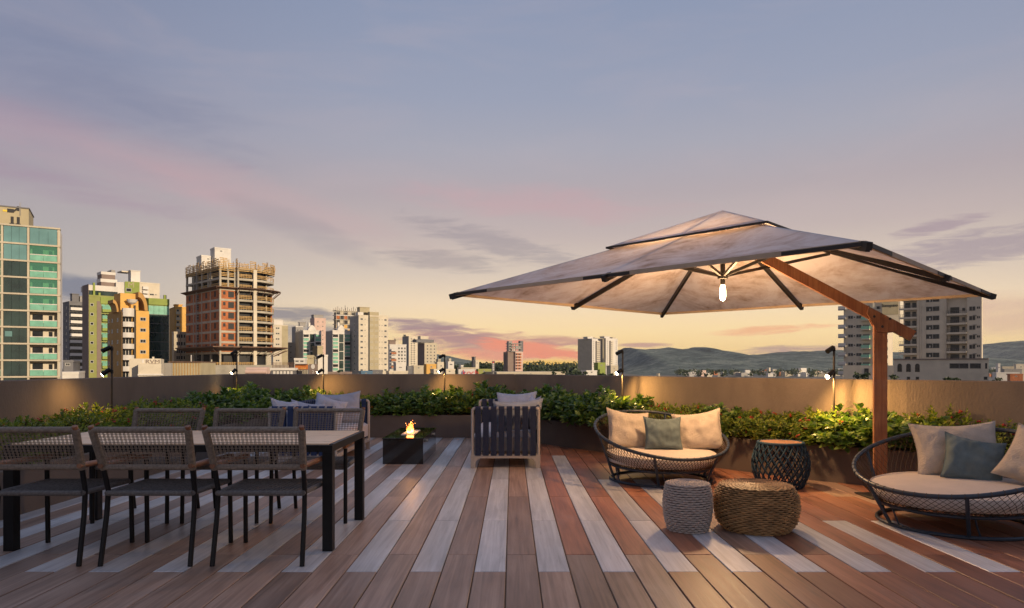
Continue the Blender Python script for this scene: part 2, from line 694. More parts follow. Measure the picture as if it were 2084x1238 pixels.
RP = [(-.22, 11.78), (.45, 10.88), (1.065, 10.07), (1.8, 9.12), (2.437, 8.3), (2.85, 7.79), (3.17, 7.43), (3.59, 7.06), (4.4, 6.3), (6.4, 4.4)]
PH = .385


def planter(label, run, soil_poly):
    r = thing('planter', label, 'planter', (run[0][0], run[0][1], 0))
    L = lambda p_: (p_[0] - run[0][0], p_[1] - run[0][1])
    strip_wall('planter_wall', [L(q) for q in run], .07, -.021, PH, PLNT, r, .006)
    b = MB()
    b.prism([L(q) for q in soil_poly], PH - .25, PH - .05)
    b.build('soil', SOIL, r)
    return r


planter('low taupe planter bed along the left wall behind the dining table', [(-4.05, 2.2), (-4.05, 11.85)], [(-4.125, 2.2), (-4.125, 12.55), (-5.08, 12.55), (-5.08, 2.2)])
planter('low taupe planter bed across the back behind the fire table', [(-4.047, 11.78), (-.22, 11.78)], [(-4.1, 11.86), (-.2, 11.86), (.0, 12.58), (-4.1, 12.58)])
RPi = offset_poly(RP, .075)
planter('low curved planter bed on the right behind the daybeds', RP, RPi[1:] + list(reversed([(x - .02, y - .02) for x, y in RW[1:]])))

# added unseen block behind the camera, placed to keep the low sun off the terrace
BLOCKER = mat('blocker_plaster', (.40, .36, .32), .85, .1, 1.0, bump=.2, bscale=20)
HGL = mat('blocker_glass', (.03, .035, .04), .1, spec=.8)
hb = thing('sun_blocker', 'added plastered block out of frame on the right, shading the terrace from the sun', 'building', (47.6, -36.6, GZ), math.atan2(.75, .66))
b = MB()
b.box(-12, 12, -10, 2, 0, 37)
b.build('wall', BLOCKER, hb)
wb_ = MB()
wb_.box(-.75, .75, -.05, .03, -.8, .8, 0)
wb_.box(-.65, .65, -.07, -.05, -.7, .7, 1)
wm_ = wb_.mesh('window', [BLOCKER, HGL])
for i in range(5):
    for k in range(11):
        link('window', wm_, hb, (-9 + i * 4.5, 2.02, 3 + k * 3.1), rot=(0, 0, PI))

# ---------------------------------------------------------------- lamp poles in the planters
BLK = mat('black_metal', (.009, .009, .010), .45, .1, 20, spec=.3)
POLE = mat('pole_metal', (.05, .042, .036), .4, .1, 20, metal=.4)
LENS = emat('lamp_lens', (1.0, .80, .48), 60)


def lamp_pole(label, x, y, ztop, zlamp, lean, power, aim, lit=1.0):
    r = thing('lamp_pole', label, 'garden lamp', (x, y, PH - .06), 0, 'spot lamps on thin poles in the planters')
    z0 = PH - .06
    b = MB()
    b.lathe([(.012, 0), (.012, ztop - z0 - .03), (.010, ztop - z0)], 10)
    b.lathe([(.035, 0), (.035, .012), (.012, .02)], 12)
    b.build('pole', POLE, r, True)
    # upper head, unlit, tipped down to one side
    for nm, z, lit_ in (('spot_head', ztop - z0 - .035, False), ('lamp_head', zlamp - z0, True)):
        d = Vector((lean[0], lean[1], -.55 if not lit_ else -.75)).normalized()
        c = Vector((0, 0, z)) + Vector((lean[0], lean[1], 0)).normalized() * .055
        b = MB()
        a0, a1 = c - d * .045, c + d * .055
        b.tube([a0 - d * .004, a0, a1 - d * .01, a1], [.016, .025, .026, .027], 14)
        b.tube([Vector((0, 0, z)), c], .009, 8)
        b.tube([Vector((0, 0, z - .02)), Vector((0, 0, z + .02))], .016, 10)
        h = b.build(nm, BLK, r, True)
        if lit_:
            b = MB()
            b.tube([a1 - d * .004, a1 + d * .005], .023, 14)
            b.build('lens', LENS, h)
            l = bpy.data.lights.new('lamp_light', 'SPOT')
            l.energy = power
            l.color = (1.0, .56, .17)
            l.spot_size = R(150)
            l.spot_blend = 1.0
            l.shadow_soft_size = .03
            lo = bpy.data.objects.new('lamp_light', l)
            COL.objects.link(lo)
            lo.parent = h
            lo.location = a1 + d * .03
            lo.rotation_euler = Vector(aim).to_track_quat('-Z', 'Y').to_euler()
    return r


lamp_pole('thin lamp pole by the left wall, nearest the glass tower', -4.60, 7.91, 1.455, 1.16, (-1, -.25), 15, (-.35, -.15, -.85))
lamp_pole('thin lamp pole in the back left corner of the planters', -4.80, 12.0, 1.50, 1.14, (-.5, -.6), 14, (.3, -.2, -.9))
lamp_pole('thin lamp pole on the back wall behind the striped sofa on the left', -3.345, 12.2, 1.435, 1.14, (-1, -.2), 30, (.45, .40, -.75))
lamp_pole('thin lamp pole on the back wall behind the fire table', -1.195, 12.2, 1.435, 1.155, (-1, -.2), 30, (.5, .40, -.75))
lamp_pole('thin lamp pole behind the far round daybed with a bright lower lamp', 1.60, 9.95, 1.46, 1.15, (-1, -.45), 70, (.65, -.25, -.7))
lamp_pole('thin lamp pole left of the wooden umbrella post with a bright lower lamp', 3.487, 7.45, 1.44, 1.14, (-1, -.5), 90, (.6, -.15, -.75))

# ---------------------------------------------------------------- shrubs
LEAF_A = leaf_mat('leaf_glossy', (.038, .080, .020), (.11, .20, .045), (.27, .34, .08), .30, .28)
LEAF_B = leaf_mat('leaf_small', (.065, .11, .020), (.17, .23, .035), (.33, .33, .055), .40, .42)
STEM = mat('shrub_stem', (.045, .035, .018), .8)
FLOW = mat('red_flower', (.42, .025, .02), .5)


def shrub_parts(style, seed):
    rng = np.random.default_rng(seed)
    big = style == 'A'
    ns = 120 if big else 240
    rx, ry, H = .38, .42, .50
    lv, lf, fv = [], [], MB()
    stems = MB()
    tips = []
    for i in range(ns):
        a = rng.uniform(0, 2 * PI)
        rr = math.sqrt(rng.uniform(0, 1))
        hz = H * (1 - .55 * rr ** 2.2) * rng.uniform(.45, 1.05) if rng.random() < .85 else H * rng.uniform(.9, 1.22) * (1 - .35 * rr)
        tip = np.array([rr * rx * math.cos(a), rr * ry * math.sin(a), hz])
        base = np.array([tip[0] * .45, tip[1] * .45, max(0, hz - (.22 if big else .2))])
        ax = tip - base
        ax = ax / np.linalg.norm(ax)
        tips.append((tip, ax))
        if i % 2 == 0:
            stems.tube([(base[0] * .3, base[1] * .3, -.05), tuple(base), tuple(tip)], [.006, .004, .002], 4, caps=False)
        nl = rng.integers(9, 13) if big else rng.integers(8, 12)
        s = np.cross(ax, [0.3, .9, .1])
        s /= np.linalg.norm(s)
        u = np.cross(s, ax)
        for k in range(nl):
            f = k / nl
            th = k * 2.4 + rng.uniform(-.3, .3)
            out = s * math.cos(th) + u * math.sin(th)
            open_ = (.25 + 1.1 * f) if big else (.35 + .7 * f)
            d = ax * math.cos(open_) + out * math.sin(open_)
            d[2] += rng.uniform(-.15, .1)
            d /= np.linalg.norm(d)
            L = (rng.uniform(.075, .115) if big else rng.uniform(.042, .068)) * (1 - .25 * (k < 2))
            Wd = L * (.46 if big else .42)
            o = tip - ax * (f * (.075 if big else .12))
            side = np.cross(d, ax + rng.normal(0, .15, 3))
            n_ = np.linalg.norm(side)
            if n_ < 1e-3:
                continue
            side /= n_
            nrm = np.cross(side, d)
            q = .62 if big else .45
            droop = -nrm * L * .12
            i0 = len(lv)
            lv += [o, o + d * L * q + side * Wd / 2 + nrm * Wd * .14, o + d * L * q * .95, o + d * L * q - side * Wd / 2 + nrm * Wd * .14, o + d * L + droop,
                   o + d * L * .25 + side * Wd * .26, o + d * L * .25 - side * Wd * .26]
            lf += [(i0, i0 + 5, i0 + 1, i0 + 2), (i0, i0 + 2, i0 + 3, i0 + 6), (i0 + 1, i0 + 4, i0 + 2), (i0 + 2, i0 + 4, i0 + 3)]
    fo = MB()
    fo.add([tuple(x) for x in lv], lf)
    if not big:
        for i in rng.choice(ns, 20, replace=False):
            tip, ax = tips[i]
            for j in range(5):
                c = tip + rng.normal(0, .009, 3) + np.array([0, 0, .01])
                r = .0105
                fv.add([tuple(c + np.array(q) * r) for q in ((1, 0, 0), (-1, 0, 0), (0, 1, 0), (0, -1, 0), (0, 0, 1), (0, 0, -1))],
                       [(0, 2, 4), (2, 1, 4), (1, 3, 4), (3, 0, 4), (2, 0, 5), (1, 2, 5), (3, 1, 5), (0, 3, 5)])
    return fo.mesh('foliage', LEAF_A if big else LEAF_B), stems.mesh('stem', STEM), (fv.mesh('flowers', FLOW) if not big else None)


SHR = {('A', i): shrub_parts('A', 11 + i) for i in range(3)}
SHR.update({('B', i): shrub_parts('B', 31 + i) for i in range(4)})


def shrub(style, x, y, h, label, wide=1.0):
    big = style == 'A'
    r = thing('glossy_shrub' if big else 'flowering_shrub', label, 'shrub', (x, y, PH - .06), random.uniform(0, 6.28), 'shrubs growing in the planters')
    k = h / .5
    r.scale = (wide * random.uniform(.95, 1.1), wide * random.uniform(.95, 1.1), k)
    f, s, fl = SHR[(style, random.randrange(3 if big else 4))]
    link('foliage', f, r, kind='stuff')
    link('stem', s, r, kind='stuff')
    if fl:
        link('flower', fl, r, kind='stuff')
    return r


def hedge(seq, place, start):
    for i, (st, x, y, h) in enumerate(seq):
        look = 'glossy big-leaved dark green shrub' if st == 'A' else 'yellow-green small-leaved shrub dotted with red flowers'
        shrub(st, x, y, h, f'{look} in the {place} planter, {ORD[i]} from {start}', 1.25)


hedge([('B', -4.62, 5.3, .40), ('B', -4.5, 5.9, .42), ('B', -4.66, 6.5, .40), ('B', -4.5, 7.1, .40), ('B', -4.68, 7.7, .46), ('B', -4.5, 8.25, .46), ('B', -4.66, 8.8, .44), ('B', -4.48, 9.3, .44),
       ('A', -4.66, 9.9, .44), ('A', -4.45, 10.35, .50), ('B', -4.6, 10.85, .46), ('A', -4.4, 11.35, .50), ('A', -4.62, 11.9, .54)], 'left', 'the camera side')
hedge([('A', -3.85, 12.22, .52), ('B', -3.4, 12.18, .46), ('B', -2.95, 12.24, .42), ('B', -2.5, 12.18, .38), ('A', -2.05, 12.16, .42), ('A', -1.6, 12.2, .46), ('A', -1.15, 12.16, .48),
       ('B', -.75, 12.2, .42), ('A', -.36, 12.1, .56)], 'back', 'the left corner')
hedge([('A', .12, 11.62, .42), ('A', .48, 11.22, .52), ('A', .80, 10.8, .50), ('A', 1.10, 10.36, .46), ('A', 1.36, 9.9, .50), ('A', 1.66, 9.62, .44), ('B', 1.86, 9.5, .40), ('B', 2.1, 9.1, .38),
       ('B', 2.36, 8.8, .40), ('A', 2.62, 8.48, .38), ('B', 2.86, 8.15, .38), ('B', 3.14, 7.85, .36), ('B', 3.36, 7.6, .40), ('A', 3.66, 7.36, .40), ('A', 3.96, 7.08, .42), ('B', 4.22, 6.86, .46), ('B', 4.6, 6.5, .36),
       ('B', 5.0, 6.12, .36), ('B', 5.42, 5.75, .36), ('B', 5.85, 5.35, .4)], 'right', 'the back corner')
# low fringe of leaves spilling over the front rim, between the larger shrubs

# evening air between the terrace and the far hills
hz = MB()
hz.box(-3650, 3650, -350, 5050, GZ - 1, 150)
hm = bpy.data.materials.new('evening_haze')
hm.use_nodes = True
hm.node_tree.nodes.remove(hm.node_tree.nodes['Principled BSDF'])
pv = hm.node_tree.nodes.new('ShaderNodeVolumePrincipled')
pv.inputs['Color'].default_value = (.93, .92, .94, 1)
pv.inputs['Density'].default_value = .00006
pv.inputs['Anisotropy'].default_value = .2
hm.node_tree.links.new(pv.outputs[0], hm.node_tree.nodes['Material Output'].inputs['Volume'])
hz.build('haze', hm, kind='stuff')

# ================================================================ CITY
def wallm(name, c, var=.10, dirt=.25):
    return mat(name, c, .85, var, .35, bump=.1, bscale=6, spec=.25, dirt=dirt, dirt_scale=.16)


W_WHITE = wallm('wall_white', (.62, .58, .53))
W_CREAM = wallm('wall_cream', (.58, .51, .40))
W_BEIGE = wallm('wall_beige', (.47, .41, .31))
W_TAN = wallm('wall_tan', (.40, .34, .22))
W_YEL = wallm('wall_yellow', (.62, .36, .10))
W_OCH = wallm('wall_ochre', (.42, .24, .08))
W_OLIVE = wallm('wall_olive', (.26, .27, .09))
W_GREEN = wallm('wall_lime', (.25, .30, .075))
W_GREY = wallm('wall_grey', (.30, .28, .26))
W_DGREY = wallm('wall_dark_grey', (.16, .155, .16))
W_BROWN = wallm('wall_brown', (.22, .165, .14))
W_PINK = wallm('wall_pink', (.56, .40, .34))
W_SAMP = wallm('wall_warm_grey', (.58, .50, .39))
CONC = wallm('raw_concrete', (.40, .36, .29), .18, .4)
BRICK = mat('hollow_brick', (.38, .125, .045), .9, .35, 1.2, bump=.3, bscale=8, dirt=.5, dirt_scale=.5)
TIMB = mat('formwork_timber', (.46, .29, .11), .85, .3, 3)
DARK = mat('dark_opening', (.020, .019, .020), .7)
PLATF = mat('safety_platform', (.15, .085, .055), .85, .25, 1)
FRM = mat('window_frame', (.42, .40, .37), .6)
FRMD = mat('window_frame_dark', (.10, .095, .09), .6)
PANE = mat('window_pane', (.016, .018, .020), .12, .5, 1.2, spec=.35)
TEALG = mat('pale_teal_glazing', (.20, .38, .36), .12, .15, .35, metal=.55, spec=.8)
DKG = mat('dark_green_glazing', (.020, .040, .034), .05, .5, .25, spec=.9)
GREENP = mat('green_glass_rail', (.17, .40, .29), .15, .2, .8, spec=.7)
GREENG = glass_mat('green_glass', (.70, .94, .82), (.16, .42, .32), .25)
ROOF = mat('roof_tile', (.36, .13, .06), .85, .2, 3)


class Bd:
    """a building: corner at photo column xm, depth Yc, front turned by a (degrees, to the right positive)"""

    def __init__(self, name, label, xm, Yc, a, cat='building', group=None):
        self.Y, self.a = Yc, R(a)
        self.cx = (xm - CX) / F * Yc
        self.r = thing(name, label, cat, (self.cx, Yc, GZ), self.a, group)
        self.wc = {}

    def x(self, px):
        t_ = (px - CX) / F
        return (t_ * self.Y - self.cx) / (math.cos(self.a) - t_ * math.sin(self.a))

    def d(self, px):
        t_ = (px - CX) / F
        q = (self.cx - t_ * self.Y) / (math.sin(self.a) + t_ * math.cos(self.a))
        return q if 0 <= q <= 34 else 34

    def z(self, py, x=0.0, y=0.0):
        D = self.Y + x * math.sin(self.a) + y * math.cos(self.a)
        return EH + (HY - py) / F * D - GZ

    def box(self, name, x0, x1, y0, y1, z0, z1, m, parent=None):
        b = MB()
        b.box(x0, x1, y0, y1, z0, z1)
        return b.build(name, m, parent or self.r)

    def win(self, x, z, w, h, face='f', y=0.0, kind='w', mull=1, frame=None):
        """window standing 4 cm proud of its wall, pane set back in the frame"""
        key = (round(w, 2), round(h, 2), mull, (frame or FRM).name)
        if key not in self.wc:
            b = MB()
            e = min(.12, w * .12)
            b.box(-w / 2, w / 2, -.05, .03, -h / 2, -h / 2 + e)
            b.box(-w / 2, w / 2, -.05, .03, h / 2 - e, h / 2)
            b.box(-w / 2, -w / 2 + e, -.05, .03, -h / 2 + e, h / 2 - e)
            b.box(w / 2 - e, w / 2, -.05, .03, -h / 2 + e, h / 2 - e)
            for i in range(mull):
                q = -w / 2 + w * (i + 1) / (mull + 1)
                b.box(q - e / 3, q + e / 3, -.04, .03, -h / 2 + e, h / 2 - e)
            b.box(-w / 2 + e, w / 2 - e, -.012, .02, -h / 2 + e, h / 2 - e, 1)
            self.wc[key] = b.mesh('window', [frame or FRM, PANE])
        loc, rot = ((x, y, z), None) if face == 'f' else (((y, x, z), (0, 0, R(-90))) if face == 'l' else ((y, x, z), (0, 0, R(90))))
        return link('window', self.wc[key], self.r, loc, rot=rot)

    def balcony(self, x0, x1, z, dep, slab, rail, hr=1.05, th=.22, y=0.0, name='balcony', bars=False, cap=None):
        key = ('b', round(x1 - x0, 2), dep, slab.name, rail.name, hr)
        if key not in self.wc:
            b = MB()
            L = x1 - x0
            b.box(0, L, -dep, 0, 0, th, 0)
            if bars:
                n = max(3, int(L / .5))
                for i in range(n + 1):
                    b.box(L * i / n - .03, L * i / n + .03, -dep + .02, -dep + .08, th, th + hr, 1)
                for zz in (.35, hr - .08):
                    b.box(0, L, -dep + .03, -dep + .07, th + zz, th + zz + .08, 1)
            else:
                b.box(0, L, -dep + .01, -dep + .09, th, th + hr, 1)
                b.box(.0, .08, -dep + .09, 0, th, th + hr, 1)
                b.box(L - .08, L, -dep + .09, 0, th, th + hr, 1)
                if cap:
                    b.box(-.03, L + .03, -dep - .02, -dep + .12, th + hr, th + hr + .13, 2)
            self.wc[key] = b.mesh('balcony', [slab, rail] + ([cap] if cap else []))
        return link(name, self.wc[key], self.r, (x0, y, z))


def tower(name, label, xl, xm, xr, yt, Yc, a, m, rows, cols, lcols=(), wpx=(8, 6), mull=1, cope=None, lw=None, dep=None, boxes=(), bands=None, group=None, frame=None, mroof=None):
    """block seen on its corner: left face xl..xm, front xm..xr; window columns by photo column, rows by photo row"""
    B = Bd(name, label, xm, Yc, a, group=group)
    w_ = B.x(xr)
    d_ = dep if dep else B.d(xl)
    H = B.z(yt)
    B.w, B.dp, B.H = w_, d_, H
    B.box('wall', 0, w_, 0, d_, 0, H - .5, m)
    B.box('parapet', -.08, w_ + .08, -.08, d_ + .08, H - .5, H, cope or m)
    s = Yc / F
    for rz in rows:
        for c in cols:
            px, k = (c, 1.0) if not isinstance(c, tuple) else c
            B.win(B.x(px), B.z(rz), wpx[0] * s * k / math.cos(B.a) * .9, wpx[1] * s * min(1, k * 1.1), mull=mull if k > .6 else 0, frame=frame)
        for c in lcols:
            B.win(B.d(c), B.z(rz), (lw or wpx[0]) * s * 1.3, wpx[1] * s * .9, face='l', mull=mull, frame=frame)
    for (p0, p1, top, base, mm) in boxes:
        x0, x1 = B.x(p0), B.x(p1)
        z1 = B.z(top)
        B.box('roof_room', x0, x1, d_ * .25, d_ * .25 + max(3, (x1 - x0) * .8), H + .001 if base is None else B.z(base), z1 - .3, mm)
        B.box('roof_slab', x0 - .25, x1 + .25, d_ * .25 - .25, d_ * .25 + max(3, (x1 - x0) * .8) + .25, z1 - .3, z1, mm)
    if bands:
        b = MB()
        for rz in rows:
            z = B.z(rz) + bands * s
            b.box(-.05, w_ + .05, -.05, d_ + .05, z - .12, z + .12)
        B.box_band = b.build('floor_band', cope or m, B.r, kind='stuff')
    return B


# ---------------------------------------------------------------- 1 green glass tower at the left edge
B = Bd('glass_tower', 'green glass apartment tower with glazed balconies at the left edge', -60, 113.8, 30)
W1 = B.x(122)
zt = [39.2, 36.15] + [33.25 - 2.83 * i for i in range(12)]
zt = [z for z in zt if z > 2]
XS = [B.x(p_) for p_ in (-60, 4, 57.5, 119)]
B.box('wall', .1, W1 - .35, 1.7, 6, 0, zt[0] - .3, W_CREAM)
b = MB()
for z in zt:
    b.box(-.1, W1 + .05, -.12, 13.1, z - .18, z + .18)
    B.box('floor_slab', -.1, W1 + .05, -.12, 1.69, z - .14, z + .14, W_BEIGE)
for xx in XS:
    B.box('column', xx - .16, xx + .16, -.02, 1.68, 0, zt[0] - .2, W_BEIGE)
B.box('side_wall', W1 - .34, W1 - .001, .40, 6, 0, zt[0] - .2, W_WHITE)
for i, z in enumerate(zt[:-1]):
    zb = zt[i + 1] + .18
    zh = z - .19
    for bay in range(3):
        x0, x1 = XS[bay] + .21, XS[bay + 1] - .21
        glazed = bay == 1 or (bay == 2 and i == 0)
        if glazed:
            gm_ = TEALG if i < 2 else DKG  # one glass: mirrored sky above and dark buildings below put into its colour
            n = 3
            for k in range(n):
                q0, q1 = x0 + (x1 - x0) * k / n, x0 + (x1 - x0) * (k + 1) / n
                B.box('glass_pane', q0 + .015, q1 - .015, .10 + (.02 if k == 1 else 0), .15, zb, zh, gm_)
            if i in (6, 9) and bay == 1:
                B.box('open_sash', x0 + .2, x0 + 1.2, -.14, -.10, zb + 1.0, zb + 1.9, TEALG)
        else:
            zr = zb + 1.02
            for k in range(2):
                q0, q1 = x0 + (x1 - x0) * k / 2, x0 + (x1 - x0) * (k + 1) / 2
                B.box('rail_pane', q0 + .02, q1 - .02, .02, .06, zb, zr - .06, GREENP)
            B.box('handrail', x0, x1, -.02, .08, zr - .05, zr + .08, W_WHITE)
            xa = x0 + .25
            B.box('balcony_door', xa, xa + 1.5, 1.62, 1.705, zb, zb + 2.15, PANE)
            B.box('balcony_window', x1 - 1.3, x1 - .75, 1.62, 1.705, zb + .9, zb + 2.0, PANE)
            if i < 5:
                B.box('upper_glazing', x0, x1, .03, .05, zr + .09, zh, GREENG)
            if i in (1, 2, 3, 5, 8):
                B.box('planter_box', x1 - 1.9, x1 - .6, .5, .9, zb, zb + .75, DKG)
# roof box with a painted wall
zr0, zr1 = zt[0] + .18, B.z(418, B.x(30))
xb = B.x(57)
B.box('roof_room', .5, xb, 1.2, 9, zr0, zr1 - .2, W_TAN)
B.box('roof_slab', .35, xb + .12, 1.05, 9.1, zr1 - .2, zr1, W_DGREY)
mu = MB()
mx0 = B.x(20)
for k, dx_ in enumerate((0, .85)):
    mu.box(mx0 + dx_, mx0 + dx_ + .42, 1.14, 1.19, zr0 + .35, zr0 + 1.45)
    mu.box(mx0 + dx_ - .18, mx0 + dx_ + .52, 1.14, 1.19, zr0 + .15, zr0 + .34)
mu.box(mx0 - .5, mx0 + .45, 1.14, 1.19, zr0 + 2.1, zr0 + 2.75)
mu.beam((mx0 + .3, 1.165, zr0 + 2.3), (mx0 + 1.1, 1.165, zr0 + 3.0), .04, .3)
mu.box(mx0 + .85, mx0 + 1.2, 1.14, 1.19, zr0 + 2.5, zr0 + 3.3)
mu.build('mural', DARK, B.r)
mu = MB()
mu.box(mx0 - 1.1, mx0 - .5, 1.14, 1.19, zr0 + 2.2, zr0 + 2.5)
mu.build('mural', mat('mural_yellow', (.7, .5, .05), .8), B.r)
mu = MB()
mu.box(mx0 - .2, mx0 + 1.6, 1.13, 1.19, zr0, zr0 + .14)
mu.build('mural', W_PINK, B.r)
mu = MB()
for k in range(7):
    mu.box(B.x(38), B.x(40.5), 1.08, 1.12, zr0 + 1.9 + k * .28, zr0 + 1.95 + k * .28)
for q in (38, 40.3):
    mu.box(B.x(q), B.x(q) + .05, 1.10, 1.14, zr0 + 1.7, zr0 + 4.0)
mu.build('ladder', W_GREY, B.r)

# ---------------------------------------------------------------- 2 dark tower with white balconies
B = tower('balcony_tower', 'dark grey tower with white balcony bands behind the glass tower', 128, 141, 179, 613, 320, 47, W_DGREY, [], [], boxes=[(150, 164, 596, None, W_DGREY), (166, 172, 600, None, W_GREY)])
for k in range(11):
    B.balcony(B.x(142), B.x(171), B.z(631.5 + 13.3 * k), 1.8, W_WHITE, W_WHITE, hr=1.0, th=.3)
    B.win(B.x(157), B.z(624 + 13.3 * k), 6.5, 1.7, mull=3, frame=FRMD)
    B.win(B.d(135), B.z(626 + 13.3 * k), 1.4, 1.2, face='l', mull=0)
B = tower('shed_block', 'small grey block low beside the glass tower', 124, 129, 149, 733, 150, 30, W_DGREY, [742], [138], boxes=[])
B = tower('shed_block', 'low white roofed shed tight against the glass tower', 120, 124, 160, 757, 140, 30, W_WHITE, [762], [], boxes=[])

# ---------------------------------------------------------------- 3 green stepped tower
B = tower('green_tower', 'tall lime green and brown tower with a white penthouse behind the yellow tower', 168, 181, 242, 600, 224, 45, W_OLIVE,
          [620 + 19.4 * i for i in range(8)], [(187, .8), (200.5, .7)], (172, 177.5), (6, 6.5), 0)
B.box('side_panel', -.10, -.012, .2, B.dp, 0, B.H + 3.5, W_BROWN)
B.box('pink_strip', B.x(197), B.x(206), -.12, .02, 0, B.z(612), W_BROWN)
B.box('green_parapet', B.x(204), B.x(242), -.35, .1, B.z(617), B.z(603), W_GREEN)
for i in range(8):
    z0 = B.z(634 + 19.4 * i)
    B.balcony(B.x(207), B.x(233), z0, 1.0, W_GREEN, GREENP, hr=1.1, th=.9)
    for q in (210, 218, 226):
        B.box('glass_pane', B.x(q - 3.4), B.x(q + 3.4), -.06, .02, z0 + 1.0, z0 + 2.5, GREENP if i % 3 != 1 else DKG)
B.box('glass_pane', B.x(182), B.x(242), 1.5, 2.0, B.H, B.z(590), DKG)
B.box('penthouse', B.x(181), B.x(243), 1.2, 10, B.z(590), B.z(579), W_WHITE)
for (q0, q1, t0, t1, mm) in ((211, 241, 580, 570, W_BROWN), (210, 244, 569.8, 563, W_WHITE), (212, 240, 562.8, 554, W_BROWN), (211, 241, 553.8, 548, W_WHITE), (232, 240, 547.8, 543, W_GREY)):
    B.box('roof_room', B.x(q0), B.x(q1), 3, 8, B.z(t0), B.z(t1), mm)
for q, t0 in ((193, 574), (204, 594)):
    B.box('chimney', B.x(q - 2), B.x(q + 2), .8, 1.6, B.z(610), B.z(t0), W_GREEN)
B2 = Bd('green_block', 'lime green roof block lettered with an M beside the arched yellow top', 254, 232, 30)
B2.box('wall', 0, B2.x(284), 0, 8, 20, B2.z(573), W_GREEN)
B2.box('side_wall', -2.6, -.01, .4, 8, 20, B2.z(574.5), W_WHITE)
text('lettering', 'M', 2.6, W_TAN, B2.r, (B2.x(267), -.03, B2.z(580)), (R(90), 0, 0), .03)
B2.win(B2.x(262), B2.z(590), 1.6, 1.2, mull=0)
B3 = tower('white_tower', 'white apartment tower stepping up behind the lime green block', 258, 272, 325, 573, 262, 47, W_CREAM, [597, 616], [(309, 1.1), (317, .5)], (), (6, 4), 1,
           boxes=[(270, 289, 549, None, W_WHITE)])
B3.box('roof_canopy', B3.x(255), B3.x(275), 4, 9, B3.z(553), B3.z(550.5), W_CREAM)
for k in range(4):
    B3.balcony(B3.x(289), B3.x(300), B3.z(588 + 8.5 * k), 1.2, W_WHITE, W_WHITE, hr=.9)
B4 = tower('dark_glass_tower', 'dark green glass slab with a lime parapet right of the yellow tower', 296, 302, 344, 607, 236, 40, W_OLIVE, [], [], ())
B4.box('green_parapet', 0, B4.w, -.5, .1, B4.z(620), B4.z(607), W_GREEN)
for i in range(7):
    z0 = B4.z(640 + 18.5 * i)
    for k in range(4):
        q0, q1 = B4.w * k / 4, B4.w * (k + 1) / 4
        B4.box('glass_pane', q0 + .03, q1 - .03, -.25 - .02 * (k % 2), -.05, z0 + .1, z0 + 18.0 * 236 / F, DKG if i else GREENP)
    B4.box('floor_band', 0, B4.w, -.3, .02, z0 - .1, z0 + .08, FRMD)
B4.box('chimney', B4.x(335), B4.x(340), .8, 1.8, B4.H, B4.z(598), W_GREEN)

# ---------------------------------------------------------------- 4 yellow tower with the arched top
B = Bd('yellow_tower', 'yellow tower with curved arch fins on top and white rounded balconies', 249, 185, 45)
w_ = B.x(303.5)
H1, H2 = B.z(630), B.z(637)
dl = B.d(219)
B.box('wall', 0, w_, 1.3, 12, 0, H1, W_YEL)
B.box('front_wall', B.x(277), w_, 0, 1.29, 0, B.z(631), W_YEL)
B.box('side_wing', .02 - 0, .6, 1.31, dl, 0, B.z(637), W_YEL)
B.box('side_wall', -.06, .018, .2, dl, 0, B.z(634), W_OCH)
B.box('dark_slot', B.x(273), B.x(276.9), .3, 1.28, 0, B.z(620), DARK)
for rz in (648, 670.6, 693.5, 716, 738):
    B.win(B.x(291), B.z(rz), 1.5, 1.0)
    for q in (222, 229, 240):
        B.win(B.d(q), B.z(rz + 2), 1.4, 1.1, face='l', y=-.06, mull=0)
for i, rz in enumerate((644, 665, 687, 710, 733, 756)):
    # rounded white balcony fronts
    b = MB()
    x0, x1 = B.x(250), B.x(272.5)
    n = 8
    pts = [(x0, .9)] + [(x0 + (x1 - x0) * k / n, -.2 - .75 * math.sin(PI * k / n)) for k in range(n + 1)] + [(x1, .9)]
    z0 = B.z(rz)
    b.prism(pts, z0, z0 + 1.35 + (.9 if i == 0 else 0))
    b.build('balcony', W_WHITE, B.r)
    B.box('balcony_window', x0 + .2, x1 - .2, 1.22, 1.32, z0 - 1.75, z0 - .1, PANE)
    for q in (.35, .62):
        B.box('mullion', x0 + (x1 - x0) * q, x0 + (x1 - x0) * q + .12, 1.12, 1.21, z0 - 1.75, z0 - .1, W_WHITE)
B.box('top_block', B.x(250), B.x(283), 2.2, 8, H1, B.z(595), W_YEL)


def arch_fin(x0, x1, y0, y1, z0, z1, m):
    """quarter-round fin: thick curved band falling from its crown to the wall"""
    b = MB()
    n = 12
    out, inn = [], []
    for k in range(n + 1):
        a = PI / 2 * k / n
        out.append((x0 + (x1 - x0) * math.sin(a), z0 + (z1 - z0) * math.cos(a)))
        inn.append((x0 + (x1 - x0) * .66 * math.sin(a), z0 + (z1 - z0) * .72 * math.cos(a)))
    vs, fs = [], []
    for (a, c) in zip(out, inn):
        vs += [(a[0], y0, a[1]), (a[0], y1, a[1]), (c[0], y1, c[1]), (c[0], y0, c[1])]
    for k in range(n):
        for j in range(4):
            fs.append((k * 4 + j, k * 4 + (j + 1) % 4, (k + 1) * 4 + (j + 1) % 4, (k + 1) * 4 + j))
    fs += [(0, 1, 2, 3), (n * 4 + 3, n * 4 + 2, n * 4 + 1, n * 4)]
    b.add(vs, fs)
    b.build('arch_fin', m, B.r)


